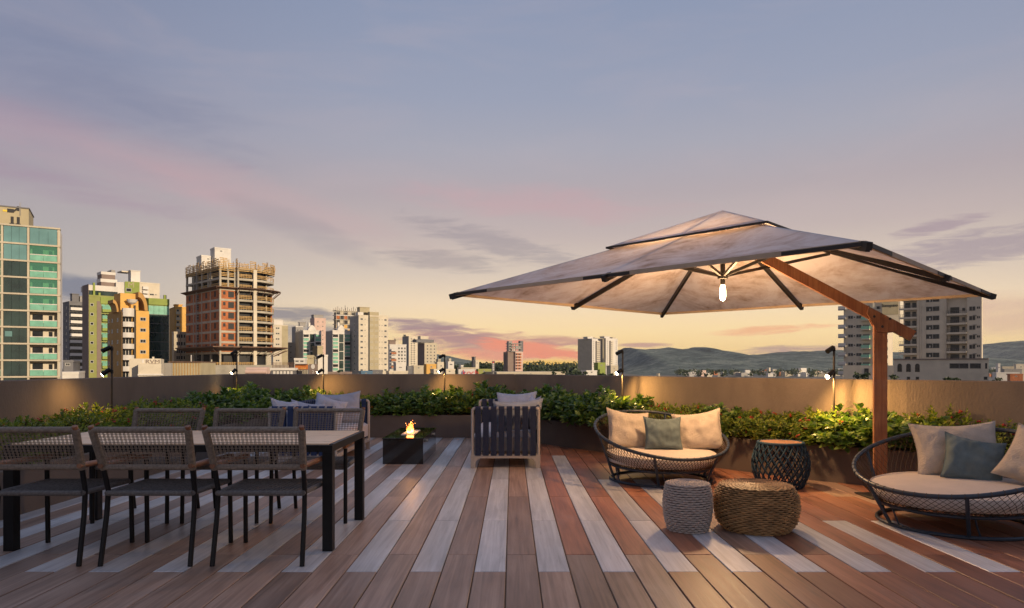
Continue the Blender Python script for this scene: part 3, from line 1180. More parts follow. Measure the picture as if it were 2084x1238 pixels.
arch_fin(B.x(282), B.x(301), .1, 5, B.z(630), B.z(592), W_OCH)
arch_fin(B.x(242) - .6, B.x(248.5), 3, 8, B.z(634), B.z(609), W_OCH)
B.box('arch_wall', B.x(268), B.x(283), .6, 2.1, H1, B.z(611), W_YEL)
b = MB()
b.lathe([(.1, H1 + 1.5), (1.0, H1 + 2.0), (1.4, H1 + 2.8), (1.42, H1 + 2.85)], 14, c=(B.x(270), .5))
b.build('dish', W_WHITE, B.r)
# low lettered block in front
B = Bd('lettered_block', 'low cream block lettered RVM at the foot of the yellow tower', 263, 100, 24)
B.box('wall', 0, B.x(327), 0, 9, 0, B.z(730), W_CREAM)
B.box('front_block', B.x(284), B.x(330), -2.2, -.01, 0, B.z(741), W_CREAM)
B.box('ledge', B.x(283), B.x(333), -2.4, -.005, B.z(764), B.z(761), W_WHITE)
B.box('chimney', B.x(309), B.x(313), .8, 1.3, B.z(730), B.z(726), W_CREAM)
text('lettering', 'RVM', .78, W_BROWN, B.r, (B.x(311), -.05, B.z(736.5, B.x(311))), (R(90), 0, 0), .04, 1.25)
B.box('sign_line', B.x(305), B.x(323), -.06, .01, B.z(743, 3) + .15, B.z(743, 3) + .21, W_BROWN)
B.box('sign_panel', B.x(289), B.x(293), -.05, .01, B.z(739, 2), B.z(732, 2), W_WHITE)

# ---------------------------------------------------------------- low walls before the brick tower
B = Bd('yard_wall', 'grey concrete boundary wall right of the lettered block', 327, 110, 8)
B.box('wall', 0, B.x(349), 0, .4, 0, B.z(739), W_GREY)
B = Bd('yellow_shed', 'mustard yellow shed with a rusty roof edge before the brick tower', 347, 112, 8)
B.box('wall', 0, B.x(410), 0, 8, 0, B.z(738), W_TAN)
b = MB()
for k in range(11):
    q = B.x(347) + (B.x(410) - B.x(347)) * k / 11
    b.box(q, q + .08, -.05, .01, 0, B.z(739))
b.build('rib', W_OCH, B.r, kind='stuff')
B.box('roof', -.3, B.x(411), -.3, 8.2, B.z(738), B.z(736), PLATF)
B = Bd('podium_wall', 'long pale podium with a timber railing under the brick tower', 408, 150, 6)
B.box('wall', 0, B.x(560), 0, 14, 0, B.z(743), CONC)
for k in range(26):
    q = B.x(418 + k * 3.9)
    B.box('rail_post', q, q + .10, .1, .2, B.z(743), B.z(737), TIMB)
for zz in (738.3, 740.8):
    B.box('rail', B.x(417), B.x(518), .02, .1, B.z(zz) - .06, B.z(zz) + .06, TIMB)
B = Bd('pipe_stack', 'rusty bundle of rolled sheeting lying on the podium', 500, 135, 4, cat='building material')
for k in range(5):
    b = MB()
    zc = B.z(757) + (k % 2) * .5
    b.tube([(0, k * .5, zc), (B.x(543), k * .5, zc)], .45, 10)
    b.build('roll', W_PINK, B.r, True)
for k in range(3):
    b = MB()
    b.box(B.x(503 + k * 16), B.x(503 + k * 16) + .25, -.5, 2.5, 0, B.z(757) - .4)
    b.build('support', DARK, B.r)
B = Bd('terrace_block', 'low white terrace block with a row of bare rods right of the brick tower', 552, 140, 10)
B.box('wall', 0, B.x(600), 0, 10, 0, B.z(754), W_DGREY)
B.box('slab', -.2, B.x(601), -.4, 10, B.z(754), B.z(749), W_WHITE)
for k in range(17):
    q = B.x(554 + k * 2.75)
    B.box('rod', q, q + .09, .1, .2, B.z(749), B.z(737.5), PLATF)
for k in range(6):
    q = B.x(556 + k * 7)
    B.box('shop_pane', q, q + .45, -.08, -.001, B.z(766), B.z(755.5), W_WHITE)
B = Bd('orange_shop', 'low shop with an orange fascia board among the roofs', 600, 145, 5)
B.box('wall', 0, B.x(628), 0, 8, 0, B.z(743), W_DGREY)
B.box('fascia', .1, B.x(627), -.2, -.01, B.z(752), B.z(742), mat('orange_board', (.50, .15, .03), .7, .2, 1))
B.box('awning', .1, B.x(627), -.9, -.21, B.z(742), B.z(740.5), W_BROWN)
for q in range(5):
    B.box('mark', B.x(612.5 + q * 2.2), B.x(613.6 + q * 2.2), -.24, -.201, B.z(751.3), B.z(748 + (q % 2)), W_YEL)
b = MB()
for k in range(9):
    b.box(B.x(601 + k * 3), B.x(601 + k * 3) + .14, -.2, -.02, 0, B.z(753))
b.build('door_frame', W_BEIGE, B.r, kind='stuff')
B = Bd('sign_tower', 'brown sign panel with a white oval emblem and figure beside the orange shop', 629, 140, 0, cat='sign')
B.box('panel', 0, B.x(643), 0, 1.2, 0, B.z(741), W_BROWN)
b = MB()
n = 18
b.add([(B.x(637) + .42 * math.cos(2 * PI * k / n), -.04, B.z(746.3) + .50 * math.sin(2 * PI * k / n)) for k in range(n)], [tuple(range(n))])
b.build('emblem', W_WHITE, B.r)
text('lettering', '2', .85, W_WHITE, B.r, (B.x(637), -.04, B.z(757.5)), (R(90), 0, 0), .02)

# ---------------------------------------------------------------- 7 ochre tower behind
B = tower('ochre_tower', 'orange ochre tower partly hidden behind the brick tower', 345, 357, 382, 624, 250, 36, W_YEL, [632 + 12 * i for i in range(8)], [(362, .9)], (348, 352), (5, 5), 0,
          boxes=[(360, 374, 618, None, W_YEL)])
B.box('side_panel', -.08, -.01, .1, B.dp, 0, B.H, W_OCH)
for k in range(9):
    B.balcony(B.x(358), B.x(366), B.z(640 + 12 * k), .9, W_BEIGE, W_BEIGE, hr=.8)
B = tower('stucco_block', 'stained beige block of small dark windows left of the brick tower', 350, 354, 388, 675, 205, 40, W_BEIGE, [684, 699.5, 715, 728], [360.5, 364.5, 370, (375, .8)], (), (3.2, 8), 0, bands=7)
B.box('drain_pipe', B.x(367), B.x(367) + .15, -.14, -.02, 10, B.H, W_BROWN)

# ---------------------------------------------------------------- 8 brick tower under construction
B = Bd('brick_tower', 'unfinished brick and concrete tower wrapped in brown safety platforms', 447, 188, 45)
s = B.Y / F
wf = B.x(570)
dl = B.d(378)
fl = [B.z(718) + 2.92 * i for i in range(9)]
ztop = fl[-1]
xB, xC = B.x(482), B.x(549)                       # brick part | balcony part


def slab_poly(e):
    """plan of a floor: the last bay swings out in a curve"""
    n = 8
    xm_ = B.x(503)
    pts = [(-e, dl), (-e, -e), (xB - .3, -e), (xB - .3, -1.2 - e), (xm_, -1.6 - e)]
    for k in range(1, n + 1):
        a = PI / 2 * k / n
        pts.append((xm_ + (wf - xm_ + e) * math.sin(a), -1.6 - e + (6.5) * (1 - math.cos(a))))
    pts += [(wf + e, dl)]
    return list(reversed(pts))


for i, z in enumerate(fl):
    b = MB()
    b.prism(slab_poly(.0), z - .32, z + .25)
    b.build('floor_slab', CONC, B.r)
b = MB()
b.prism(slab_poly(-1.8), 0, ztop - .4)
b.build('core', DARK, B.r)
for i in range(len(fl) - 1):
    z0, z1 = fl[i] + .26, fl[i + 1] - .33
    brick = i < 6
    if brick:
        # brick infill, left face in four panels and front in one
        for k in range(4):
            q0, q1 = dl * k / 4 + .4, dl * (k + 1) / 4 - .15
            B.box('brick_panel', .02, .40, q0, q1, z0, z1, BRICK)
            B.box('opening', -.01, .03, (q0 + q1) / 2 - .7, (q0 + q1) / 2 + .55, z0 + .6, z1 - .2, DARK)
        B.box('brick_panel', .42, xB - .35, .03, .40, z0, z1, BRICK)
        B.box('opening', .95, 1.6, -.01, .04, z0 + 1.1, z1 - .35, DARK)
        B.box('opening', xB - 2.4, xB - .8, -.01, .04, z0 + .45, z1 - .25, DARK)
        B.box('brick_panel', wf - .45, wf - .02, 5.0, 9, z0, z1, BRICK)
    # railings of boards in the open bays
    xm_ = B.x(510)
    if i > 0:
        for zz in (.35, .75, 1.05):
            B.box('guard_board', xB, xm_ - .2, -1.25, -1.15, z0 + zz, z0 + zz + .14, TIMB)
            b = MB()
            n = 5
            x0 = B.x(519)
            P = []
            for k in range(n + 1):
                a = PI / 2 * (.12 + .7 * k / n)
                P.append((B.x(503) + (wf - B.x(503)) * math.sin(a), -1.5 + 6.5 * (1 - math.cos(a)), z0 + zz + .07))
            for p0, p1 in zip(P, P[1:]):
                b.beam(p0, p1, .08, .14)
            b.build('guard_board', TIMB, B.r)
        for q in range(6):
            xx = xB + (xm_ - .3 - xB) * q / 5
            B.box('guard_post', xx, xx + .08, -1.14, -1.06, z0, z0 + 1.25, TIMB)
            a = PI / 2 * (.12 + .7 * q / 5)
            xx, yy = B.x(503) + (wf - B.x(503)) * math.sin(a), -1.42 + 6.5 * (1 - math.cos(a))
            B.box('guard_post', xx - .04, xx + .04, yy, yy + .08, z0, z0 + 1.25, TIMB)
    if i >= 6:
        for zz in (.4, .8, 1.2):
            B.box('guard_board', .5, xB - .8, .10, .2, z0 + zz, z0 + zz + .2, TIMB)
            B.box('guard_board', .10, .2, .8, dl * .3, z0 + zz, z0 + zz + .2, TIMB)
            B.box('guard_board', .10, .2, dl * .36, dl * .62, z0 + zz, z0 + zz + .2, TIMB)
        for q in (.35, dl * .33, dl * .66, dl - .4):
            B.box('column', .02, .5, q - .3, q + .3, z0, z1, CONC)
        for q in (xB * .45, xB - .7):
            B.box('column', q, q + .45, .02, .5, z0, z1, CONC)
# full-height concrete
B.box('pillar', -.06, .42, -.06, .39, 0, ztop - .33, CONC)
B.box('pillar', B.x(510.5), B.x(517.5), -1.75, -.9, 0, ztop, W_CREAM)
B.box('pillar', xB - .32, xB + .12, -1.22, -.5, 0, ztop - .33, CONC)
B.box('pillar', B.x(548), B.x(548) + .35, 2.2, 2.8, 0, ztop - .33, CONC)
for k in (1, 2, 3):
    B.box('pillar', -.05, .41, dl * k / 4 - .14, dl * k / 4 + .39, 0, ztop - .34, CONC)
b = MB()                                              # hoist mast on the left face
for k in range(40):
    z = 10 + k * .75
    if z < ztop:
        b.box(-.75, -.1, dl * .58, dl * .58 + .7, z, z + .12)
for e in (0, .6):
    b.box(-.75, -.65, dl * .58 + e, dl * .58 + e + .1, 6, ztop)
b.build('hoist_mast', W_GREY, B.r, kind='stuff')
# safety platforms all round
for pz, e in ((588, 1.5), (714, 3.0)):
    z = B.z(pz)
    b = MB()
    inn, out = slab_poly(.05), slab_poly(e)
    n = len(inn)
    vs = [(x, y, z) for x, y in inn] + [(x, y, z + .45 * e / 1.5) for x, y in out] + [(x, y, z + .15) for x, y in inn] + [(x, y, z + .60 * e / 1.5) for x, y in out]
    fs = []
    for k in range(n - 1):
        fs += [(k, k + 1, n + k + 1, n + k), (2 * n + k, 3 * n + k, 3 * n + k + 1, 2 * n + k + 1), (n + k, n + k + 1, 3 * n + k + 1, 3 * n + k)]
    b.add(vs, fs)
    b.build('safety_platform', PLATF, B.r)
    b = MB()
    for k in range(n - 1):
        p0, p1 = Vector((*inn[k], z - 1.4)), Vector((*out[k], z + .3))
        b.beam(p0, p1, .12, .12)
    b.build('platform_brace', PLATF, B.r, kind='stuff')
# formwork on the top deck: stacked boards, posts and shores
rr_ = random.Random(3)
run = list(reversed(slab_poly(.12)))
segs = []
for (x0, y0), (x1, y1) in zip(run, run[1:]):
    L = math.hypot(x1 - x0, y1 - y0)
    n = max(1, int(L / 2.0))
    for k in range(n):
        segs.append((Vector((x0 + (x1 - x0) * k / n, y0 + (y1 - y0) * k / n, 0)), Vector((x0 + (x1 - x0) * (k + 1) / n, y0 + (y1 - y0) * (k + 1) / n, 0))))
for p0, p1 in segs:
    zz = ztop + .2
    for k in range(rr_.choice((5, 7, 7, 8))):
        b = MB()
        e = Vector((rr_.uniform(-.1, .1), rr_.uniform(-.1, .1), 0))
        b.beam(p0.lerp(p1, .05) + e + Vector((0, 0, zz - .8 + k * .46)), p0.lerp(p1, .95) + e + Vector((0, 0, zz - .8 + k * .46 + rr_.uniform(-.10, .10))), .12, .22)
        b.build('form_board', TIMB, B.r)
    for k in range(3):
        q = p0.lerp(p1, rr_.random())
        b = MB()
        b.beam(q + Vector((0, 0, zz - .4)), q + Vector((rr_.uniform(-.3, .3), rr_.uniform(-.3, .3), zz + rr_.uniform(1.4, 2.5))), .09, .09)
        b.build('form_post', TIMB if k else PLATF, B.r)
for k in range(46):
    q = Vector((rr_.uniform(.5, wf - .8), rr_.uniform(.3, 6), ztop + .2))
    b = MB()
    b.beam(q, q + Vector((rr_.uniform(-.7, .7), rr_.uniform(-.4, .4), rr_.uniform(.8, 2.0))), .07, .07)
    b.build('shore', PLATF if k % 2 else TIMB, B.r)
Bw = tower('water_tank_block', 'white water tank rooms rising behind the brick tower', 428, 437, 470, 503, 222, 40, W_WHITE, [510], [(450, .8)], (), (5, 3), 0)
Bw = tower('water_tank_block', 'lower white roof room behind the left of the brick tower', 400, 410, 436, 519, 222, 40, W_WHITE, [526], [(424, .8)], (), (5, 3), 0)

# ---------------------------------------------------------------- 9..13 middle group
B = tower('cream_tower', 'cream and tan tower tucked behind the right of the brick tower', 552, 556, 586, 661, 370, 22, W_CREAM, [668 + 11 * i for i in range(8)], [563, 567, (577, .9), (582, .7)], (), (3.4, 3.2), 0,
          boxes=[(557, 577, 649, None, W_WHITE)])
B.box('tan_strip', B.x(573.5), B.w + .02, -.06, .02, 0, B.H - .6, W_TAN)


def glazed_tower(label, xl, xm, xr, yt, Yc, mirror=False):
    B = tower('arched_tower', label, xl, xm, xr, yt, Yc, 30, W_WHITE, [yt + 12 + 10.5 * i for i in range(9)], [], (xl + (xm - xl) * .3, xl + (xm - xl) * .7), (3, 3), 0, group='twin towers with arched tops')
    wd = xr - xm
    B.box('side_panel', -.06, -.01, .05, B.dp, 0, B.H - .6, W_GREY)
    for i in range(12):
        z0 = B.z(yt + 9 + 7.6 * i)
        for (f0, f1) in ((.02, .30), (.68, .98)):
            B.box('glass_pane', B.x(xm + wd * f0), B.x(xm + wd * f1), -.22, .02, z0 - 1.3, z0 + .05, GREENP if (i * 3 + int(f0 * 10)) % 4 else PANE)
            B.box('balcony_slab', B.x(xm + wd * f0) - .1, B.x(xm + wd * f1) + .1, -.5, .01, z0 + .06, z0 + .30, W_WHITE)
    for i in range(5):
        z0 = B.z(yt + 8 + 18 * i)
        B.box('glass_pane', B.x(xm + wd * .37), B.x(xm + wd * .61), -.2, .02, z0 - 4.2, z0, DKG)
    b = MB()
    n = 10
    x0, x1 = B.x(xm + wd * .28), B.x(xm + wd * .70)
    prof = [(x0, B.H - .4)] + [(x0 + (x1 - x0) * k / n, B.H + 2.2 * math.sin(PI * k / n) + .6) for k in range(n + 1)] + [(x1, B.H - .4)]
    vs = [(x, -.15, z) for x, z in prof] + [(x, 3, z) for x, z in prof]
    m_ = len(prof)
    b.add(vs, [tuple(range(m_)), tuple(reversed(range(m_, 2 * m_)))] + [(k, k + m_, (k + 1) % m_ + m_, (k + 1) % m_) for k in range(m_)])
    b.build('arch_gable', W_WHITE, B.r)
    B.box('roof_room', B.x(xm + wd * .32), B.x(xm + wd * .42), 1, 3, B.H, B.H + 4.2, W_WHITE)
    return B


glazed_tower('white tower of pale green glass bays under an arched gable, left of a pair', 601, 617, 654, 672, 370)
glazed_tower('white tower of pale green glass bays under an arched gable, right of a pair', 663, 677, 713, 672, 355)
B = tower('pink_tower', 'tall pinkish tower rising behind the arched glass tower', 631, 640, 663, 647, 470, 35, W_PINK, [655 + 9 * i for i in range(10)], [(647, .7), (657, .7)], (), (3, 3), 0, boxes=[(641, 660, 640, None, W_GREY)])
B = tower('grey_tower', 'narrow grey tower at the left of the arched glass tower', 594, 602, 617, 664, 400, 30, W_GREY, [672 + 9 * i for i in range(9)], [606, 612], (), (3, 3), 0, cope=W_WHITE, boxes=[(612, 624, 655, None, W_GREY)])
B = tower('grey_block', 'lower plain grey tower right of the cream tower', 586, 588, 603, 697, 390, 25, W_GREY, [706 + 11 * i for i in range(5)], [592], (), (3, 3), 0)
B = tower('beige_block', 'small beige block with a lit end wall before the arched towers', 636, 646, 657, 704, 210, 35, W_TAN, [716, 728], [], (), (3, 3), 0)
B = tower('white_block', 'small white end-walled block behind the lamp pole', 644, 647, 667, 722, 180, 20, W_WHITE, [], [], ())
B = tower('olive_block', 'small olive house with a flat roof behind the orange shop', 622, 625, 638, 723, 170, 15, W_TAN, [730], [629, 632, 635], (), (1.5, 2.5), 0)
B = tower('white_house', 'small white house with two wide windows behind the orange shop', 597, 599, 620, 729, 165, 10, W_WHITE, [735.5], [(604.5, 1), (614.5, 1)], (), (8, 4), 1)
B = Bd('scaffold_tower', 'unfinished tower of bare floors behind the white tower', 684, 470, 40)
w_, H = B.x(738), B.z(632)
dl = B.d(677)
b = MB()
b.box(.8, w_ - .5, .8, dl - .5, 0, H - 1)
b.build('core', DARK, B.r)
for i in range(12):
    z = H - 3.1 * i
    B.box('floor_slab', 0, w_, 0, dl, z - .3, z + .25, W_WHITE if i % 3 == 1 else CONC)
    for q in range(7):
        xx = w_ * q / 7
        if (i + q) % 2:
            B.box('infill', xx, xx + w_ / 7.4, .4, .7, z - 2.6, z - .31, W_YEL if i in (3, 4, 6) else (BRICK if i % 2 else W_BEIGE))
        B.box('column', xx, xx + .35, .1, .39, z - 2.8, z - .31, CONC)
for k in range(14):
    q = B.x(680 + k * 4)
    B.box('form_post', q, q + .2, .5, .7, H + .25, H + 1.2 + (k * 7 % 5) * .4, PLATF)
for q, t0 in ((705, 620), (722, 622)):
    B.box('mast', B.x(q), B.x(q) + .25, 2, 2.25, H, B.z(t0), FRMD)

B = tower('white_tower', 'tall pale tower with rows of small square windows at the middle left', 712, 730, 790, 641, 350, 32, W_CREAM,
          [649.5 + 11.55 * i for i in range(10)], [736, (743, .35), (756.5, 1), (766, 1), (772.5, .35), (777.5, .35), (784.5, 1)], (), (5, 4), 1, boxes=[(737, 757, 623.5, 634.5, W_TAN)])
B.box('side_panel', -.06, -.01, .05, B.dp, 0, B.H - .6, W_GREY)  # shade of the left side put into the colour as grey
B.box('dark_slot', B.x(749.5), B.x(752.3), -.08, .02, 0, B.z(634), DARK)
B.box('centre_bay', B.x(752.6), B.x(770.5), -.04, .02, 0, B.H - .6, W_TAN)
B.box('raised_roof', B.x(752.6), B.x(771), .05, B.dp * .7, B.H + .002, B.z(634), W_TAN)
B.box('roof_stair', B.x(730), B.x(741), 1, 5, B.H + .002, B.z(635), W_WHITE)
for rz in range(9):
    B.win(B.d(722), B.z(660 + 11.5 * rz), 1.2, 1.2, face='l', y=-.06, mull=0)

# ---------------------------------------------------------------- 14.. right of the white tower
B = tower('brick_flats', 'red and white balcony flats just right of the pale tower', 790, 793, 827, 701, 300, 18, W_WHITE, [709 + 7.0 * i for i in range(6)], [812, 818, (824, .8)], (), (3.6, 4), 0,
          boxes=[(793, 806, 692, None, W_BROWN), (806, 812, 689, None, W_CREAM)])
for k in range(6):
    B.balcony(B.x(796), B.x(806), B.z(715 + 7 * k), 1.2, W_WHITE, BRICK if k % 2 else W_WHITE, hr=.8)
    B.box('balcony_window', B.x(797), B.x(805), -.06, .02, B.z(714 + 7 * k) + .2, B.z(710 + 7 * k), PANE)
B = tower('slab_tower', 'slim beige tower with a shaded left side, left one of two', 819, 832, 850, 684, 520, 35, W_CREAM, [690 + 4.6 * i for i in range(12)], [837.5, 843], (823, 828), (3.2, 2.4), 0, boxes=[(829, 841, 681, None, W_CREAM)])
B.box('side_panel', -.06, -.01, .05, B.dp, 0, B.H - .6, W_GREY)  # grey stands in for the shade on the left side
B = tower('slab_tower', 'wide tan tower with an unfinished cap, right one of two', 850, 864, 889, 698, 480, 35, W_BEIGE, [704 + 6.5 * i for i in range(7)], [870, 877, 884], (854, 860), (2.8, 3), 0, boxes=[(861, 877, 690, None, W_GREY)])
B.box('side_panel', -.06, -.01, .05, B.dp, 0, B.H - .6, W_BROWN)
B.box('crown', B.x(850), B.x(886), 2, 8, B.z(697) + .01, B.z(691), W_DGREY)
B = tower('slab_tower', 'pale tower top showing behind the wide tan tower', 850, 856, 872, 684, 560, 35, W_CREAM, [691, 696], [862, 867], (), (2.6, 2.4), 0)
lows = [('white_house', 'plain white box house right of the pale tower', 803, 806, 826, 737, 230, W_WHITE, 748, (815, 1.6)),
        ('low_house', 'long pale yellow roof below the white box house', 790, 792, 830, 755, 180, W_CREAM, 759, (800, .8)),
        ('low_house', 'grey-blue flat house at the foot of the slim beige tower', 826, 829, 840, 745, 260, W_DGREY, 749, (834, 1)),
        ('low_house', 'tan house in the roofs left of the bushy tree', 838, 842, 862, 744, 270, W_BEIGE, 749, (852, 1)),
        ('low_house', 'yellow ochre house below the wide tan tower', 862, 868, 888, 741, 280, W_YEL, 747, (878, 1)),
        ('low_house', 'cream house with a parapet right of the wide tan tower', 884, 890, 905, 737, 300, W_CREAM, 745, (898, 1)),
        ('low_house', 'small cream rooftop stair room beside the lamp pole', 890, 892, 897, 731, 310, W_BEIGE, 735, (895, .6)),
        ('low_house', 'pale yellow low house under the lamp pole', 880, 883, 896, 751, 200, W_CREAM, 756, (889, 1)),
        ('low_house', 'banded white apartment house right of the lamp pole', 908, 912, 924, 736, 330, W_WHITE, 742, (918, 1.6)),
        ('low_house', 'thin white stair turret on the banded apartment house', 912, 914, 918, 730, 335, W_CREAM, 733, (916, .5)),
        ('low_house', 'pale yellow house left of the billboard', 905, 908, 926, 751, 210, W_CREAM, 756, (915, 1)),
        ('low_house', 'long pale house beyond the billboard', 934, 938, 968, 748, 320, W_BEIGE, 752, (950, 1)),
        ('low_house', 'small white gabled house above the billboard', 935, 938, 943, 743, 380, W_WHITE, 747, (940, .6)),
        ('low_house', 'grey and cream office block right of the billboard', 959, 968, 975, 733, 360, W_CREAM, 739, (971, .7)),
        ('low_house', 'dark antenna stair tower on the office block', 964, 965, 968, 726, 365, W_DGREY, 731, (966, .3)),
        ('low_house', 'pale green shed behind the vertical sign', 970, 973, 1000, 751, 250, W_OLIVE, 756, (985, 1)),
        ('low_house', 'long low green-grey roof right of the vertical sign', 1008, 1011, 1150, 757, 240, W_BEIGE, 760, (1080, 1)),
        ('low_house', 'white rail wall at the foot of the pale twin towers', 1190, 1193, 1215, 754, 260, W_WHITE, 758, (1204, 1)),
        ('low_house', 'cream house at the right foot of the pale twin towers', 1236, 1243, 1258, 744, 320, W_BEIGE, 750, (1250, .7)),
        ('low_house', 'green glass roofed hall between the twin towers', 1214, 1217, 1232, 738, 330, W_GREEN, 744, (1224, 1)),
        ('low_house', 'blue tarpaulin roofed shed below the pale tower', 732, 735, 758, 755, 190, mat('blue_sheet', (.05, .12, .20), .6), 760, (745, .8)),
        ('low_house', 'dark tiled shed right of the blue shed', 756, 758, 779, 753, 195, W_DGREY, 758, (768, .8)),
        ('low_house', 'dark low roof with brick chimney left of the blue shed', 664, 668, 716, 757, 200, W_BROWN, 761, (690, .8))]
for (nm, lb, xl, xm, xr, yt, Yc, m_, ry, c) in lows:
    B = tower(nm, lb, xl, xm, xr, yt, Yc, 22, m_, [ry], [c], (), (4, 2.6), 1, dep=max(4, (xr - xm) * Yc / F * .8))
B = Bd('billboard', 'white billboard with red koch lettering above the back wall', 933, 170, 6, cat='billboard')
B.box('panel', 0, B.x(969), 0, .3, B.z(768), B.z(751.5), W_WHITE)
for q in (.2, .8):
    B.box('leg', B.x(969) * q, B.x(969) * q + .2, .31, .5, 0, B.z(757), W_GREY)
text('lettering', 'koch', 1.9, mat('sign_red', (.55, .03, .03), .6), B.r, (B.x(958), -.03, B.z(759.2)), (R(90), 0, 0), .03, 1.1)
b = MB()
for k in range(3):
    b.beam((B.x(939 + k * 2.4), -.03, B.z(761)), (B.x(941 + k * 2.4), -.03, B.z(756)), .03, .2)
b.build('emblem', mat('sign_blue', (.05, .08, .25), .6), B.r)
B = Bd('vertical_sign', 'tall narrow dark roadside sign with pale marks and a red dot', 1001, 230, 0, cat='sign')
B.box('panel', 0, B.x(1007), 0, .5, B.z(757), B.z(735), W_DGREY)
B.box('post', B.x(1003), B.x(1005), .05, .4, 0, B.z(757), W_GREY)
for k in range(4):
    B.box('mark', B.x(1002.5), B.x(1005.5), -.06, .01, B.z(742.2 + k * 4), B.z(739.5 + k * 4), W_WHITE)
B.box('mark', B.x(1002.5), B.x(1005.8), -.06, .01, B.z(739), B.z(736.6), mat('sign_red', (.55, .03, .03), .6))
B = Bd('unfinished_tower', 'red and grey unfinished tower standing alone before the sunset', 1049, 420, 30)
dl = 7
B.box('wall', 0, B.x(1064), 0, dl, 0, B.z(716), W_PINK)
B.box('wall', B.x(1036) - .01, -.02, 1.5, dl, 0, B.z(716.5), W_BROWN)
B.box('stair_wall', B.x(1060), B.x(1066), .6, 3, B.z(716) + .01, B.z(693.5), W_DGREY)
B.box('stair_wall', B.x(1038), B.x(1045), 1.6, 4, B.z(716) + .01, B.z(694.5), W_GREY)
for k in range(4):
    z = B.z(715 - 5.2 * k)
    B.box('floor_slab', B.x(1040), B.x(1062), .3, dl - .4, z - .25, z + .2, W_GREY)
    for q in (1045, 1050, 1056):
        if k < 3:
            B.box('column', B.x(q), B.x(q) + .4, .4, .8, z, z + 1.5, W_GREY)
B.box('infill', B.x(1043), B.x(1049), .5, 1, B.z(715), B.z(709.5), W_PINK)
B.box('infill', B.x(1050), B.x(1060), .5, 1, B.z(709), B.z(704), W_GREY)
for i in range(6):
    B.box('brick_panel', .3, B.x(1061), -.08, -.002, B.z(723 + 5.8 * i), B.z(719.3 + 5.8 * i), BRICK)
    for q in (1051, 1056.5):
        B.box('opening', B.x(q - 1.5), B.x(q + 1.5), -.12, -.07, B.z(723 + 5.8 * i), B.z(720 + 5.8 * i), DARK)

for (lb, xl, xm, xr, yt) in (('pale twin tower with a shaded left side and lit balconies, left one of the pair', 1176, 1205, 1227, 689), ('pale twin tower with lit balconies, right one of the pair', 1228, 1233, 1257, 688.5)):
    B = tower('twin_tower', lb, xl, xm, xr, yt, 470, 38, W_WHITE, [yt + 6 + 4.3 * i for i in range(13)], [xm + 3, xr - 3], [xl + (xm - xl) * q for q in ((.2, .45, .7, .9) if xm - xl > 10 else (.5,))], (2.2, 2), 0, lw=2.4,
              boxes=[(xm - 2, xm + 9, yt - 4, None, W_WHITE), (xr - 9, xr - 3, yt - 2.5, None, W_CREAM)], group='pale twin towers')
    B.box('side_panel', -.05, -.01, .05, B.dp, 0, B.H - .6, W_BEIGE)  # darker sheet with the shade of the left side in its colour
    for k in range(13):
        B.balcony(B.x(xm + 7), B.x(xm + 14), B.z(yt + 8 + 4.3 * k), 1.4, W_WHITE, W_CREAM, hr=.7)
        B.box('balcony_window', B.x(xm + 7.6), B.x(xm + 13.4), -.06, .01, B.z(yt + 7.4 + 4.3 * k), B.z(yt + 5 + 4.3 * k), PANE)

# ---------------------------------------------------------------- right: beige tower with balconies and its neighbour
B = Bd('lit_side_tower', 'grey tower with green balconies and one sunlit side behind the umbrella post', 1717, 262, -40)
zs = 17.6
w_ = B.x(1800)
H = B.z(592)
B.box('wall', 0, w_, 0, 14, 0, H, W_SAMP)
lit = B
x1 = w_
for i in range(8):
    py = 628 + 18.8 * i
    B.balcony(B.x(1716) - 1.6, .9, B.z(py + 4), .9, W_GREY, W_WHITE, hr=1.1, th=.5, name='balcony')
    B.win(B.x(1731), B.z(py), 1.9, 1.3)
    B.win(B.x(1739), B.z(py), .7, .6, mull=0)
    B.win(B.x(1748), B.z(py), 2.0, 1.3)
    B.balcony(B.x(1754), B.x(1771), B.z(py + 8), 1.4, W_SAMP, GREENP, hr=1.1, th=.35)
    B.box('balcony_window', B.x(1756), B.x(1770), -.05, .02, B.z(py + 4), B.z(py - 3), DKG)
    B.win(B.x(1790), B.z(py + 3), 2.2, 1.6)
# sunlit right-hand side of the same tower
for i in range(7):
    py = 660 + 16.5 * i
    b_ = B.win(4.5, B.z(py, w_), 1.8, 1.4, face='r', y=w_)
    B.win(1.2, B.z(py, w_), .8, .7, face='r', y=w_, mull=0)
sg = Bd('rooftop_sign', 'grey rooftop panel lettered Sampaio in a pale frame', 1792, 250, -24, cat='sign')
sg.box('frame', 0, sg.x(1832), 0, .6, sg.z(672), sg.z(605), W_CREAM)
sg.box('panel', sg.x(1794.5), sg.x(1828), -.12, -.01, sg.z(641), sg.z(608.5), W_TAN)
text('lettering', 'Sampaio', 1.55, DARK, sg.r, (sg.x(1811), -.2, sg.z(622, sg.x(1811))), (R(90), 0, 0), .03, 1.0)
sg.box('frame_bar', sg.x(1776), sg.x(1780), .05, .5, sg.z(672), sg.z(606), W_CREAM)
sg.box('frame_bar', sg.x(1780), sg.x(1792), .06, .5, sg.z(616), sg.z(613), W_CREAM)
sg.box('frame_bar', sg.x(1780), sg.x(1792), .06, .5, sg.z(632), sg.z(629), W_CREAM)

B = Bd('beige_tower', 'beige apartment tower with rows of deep balconies right of the umbrella post', 1836, 235, -45)
w_ = B.x(1998)
H = B.z(603)
ray = lambda px: Vector((B.cx + 0, B.Y))


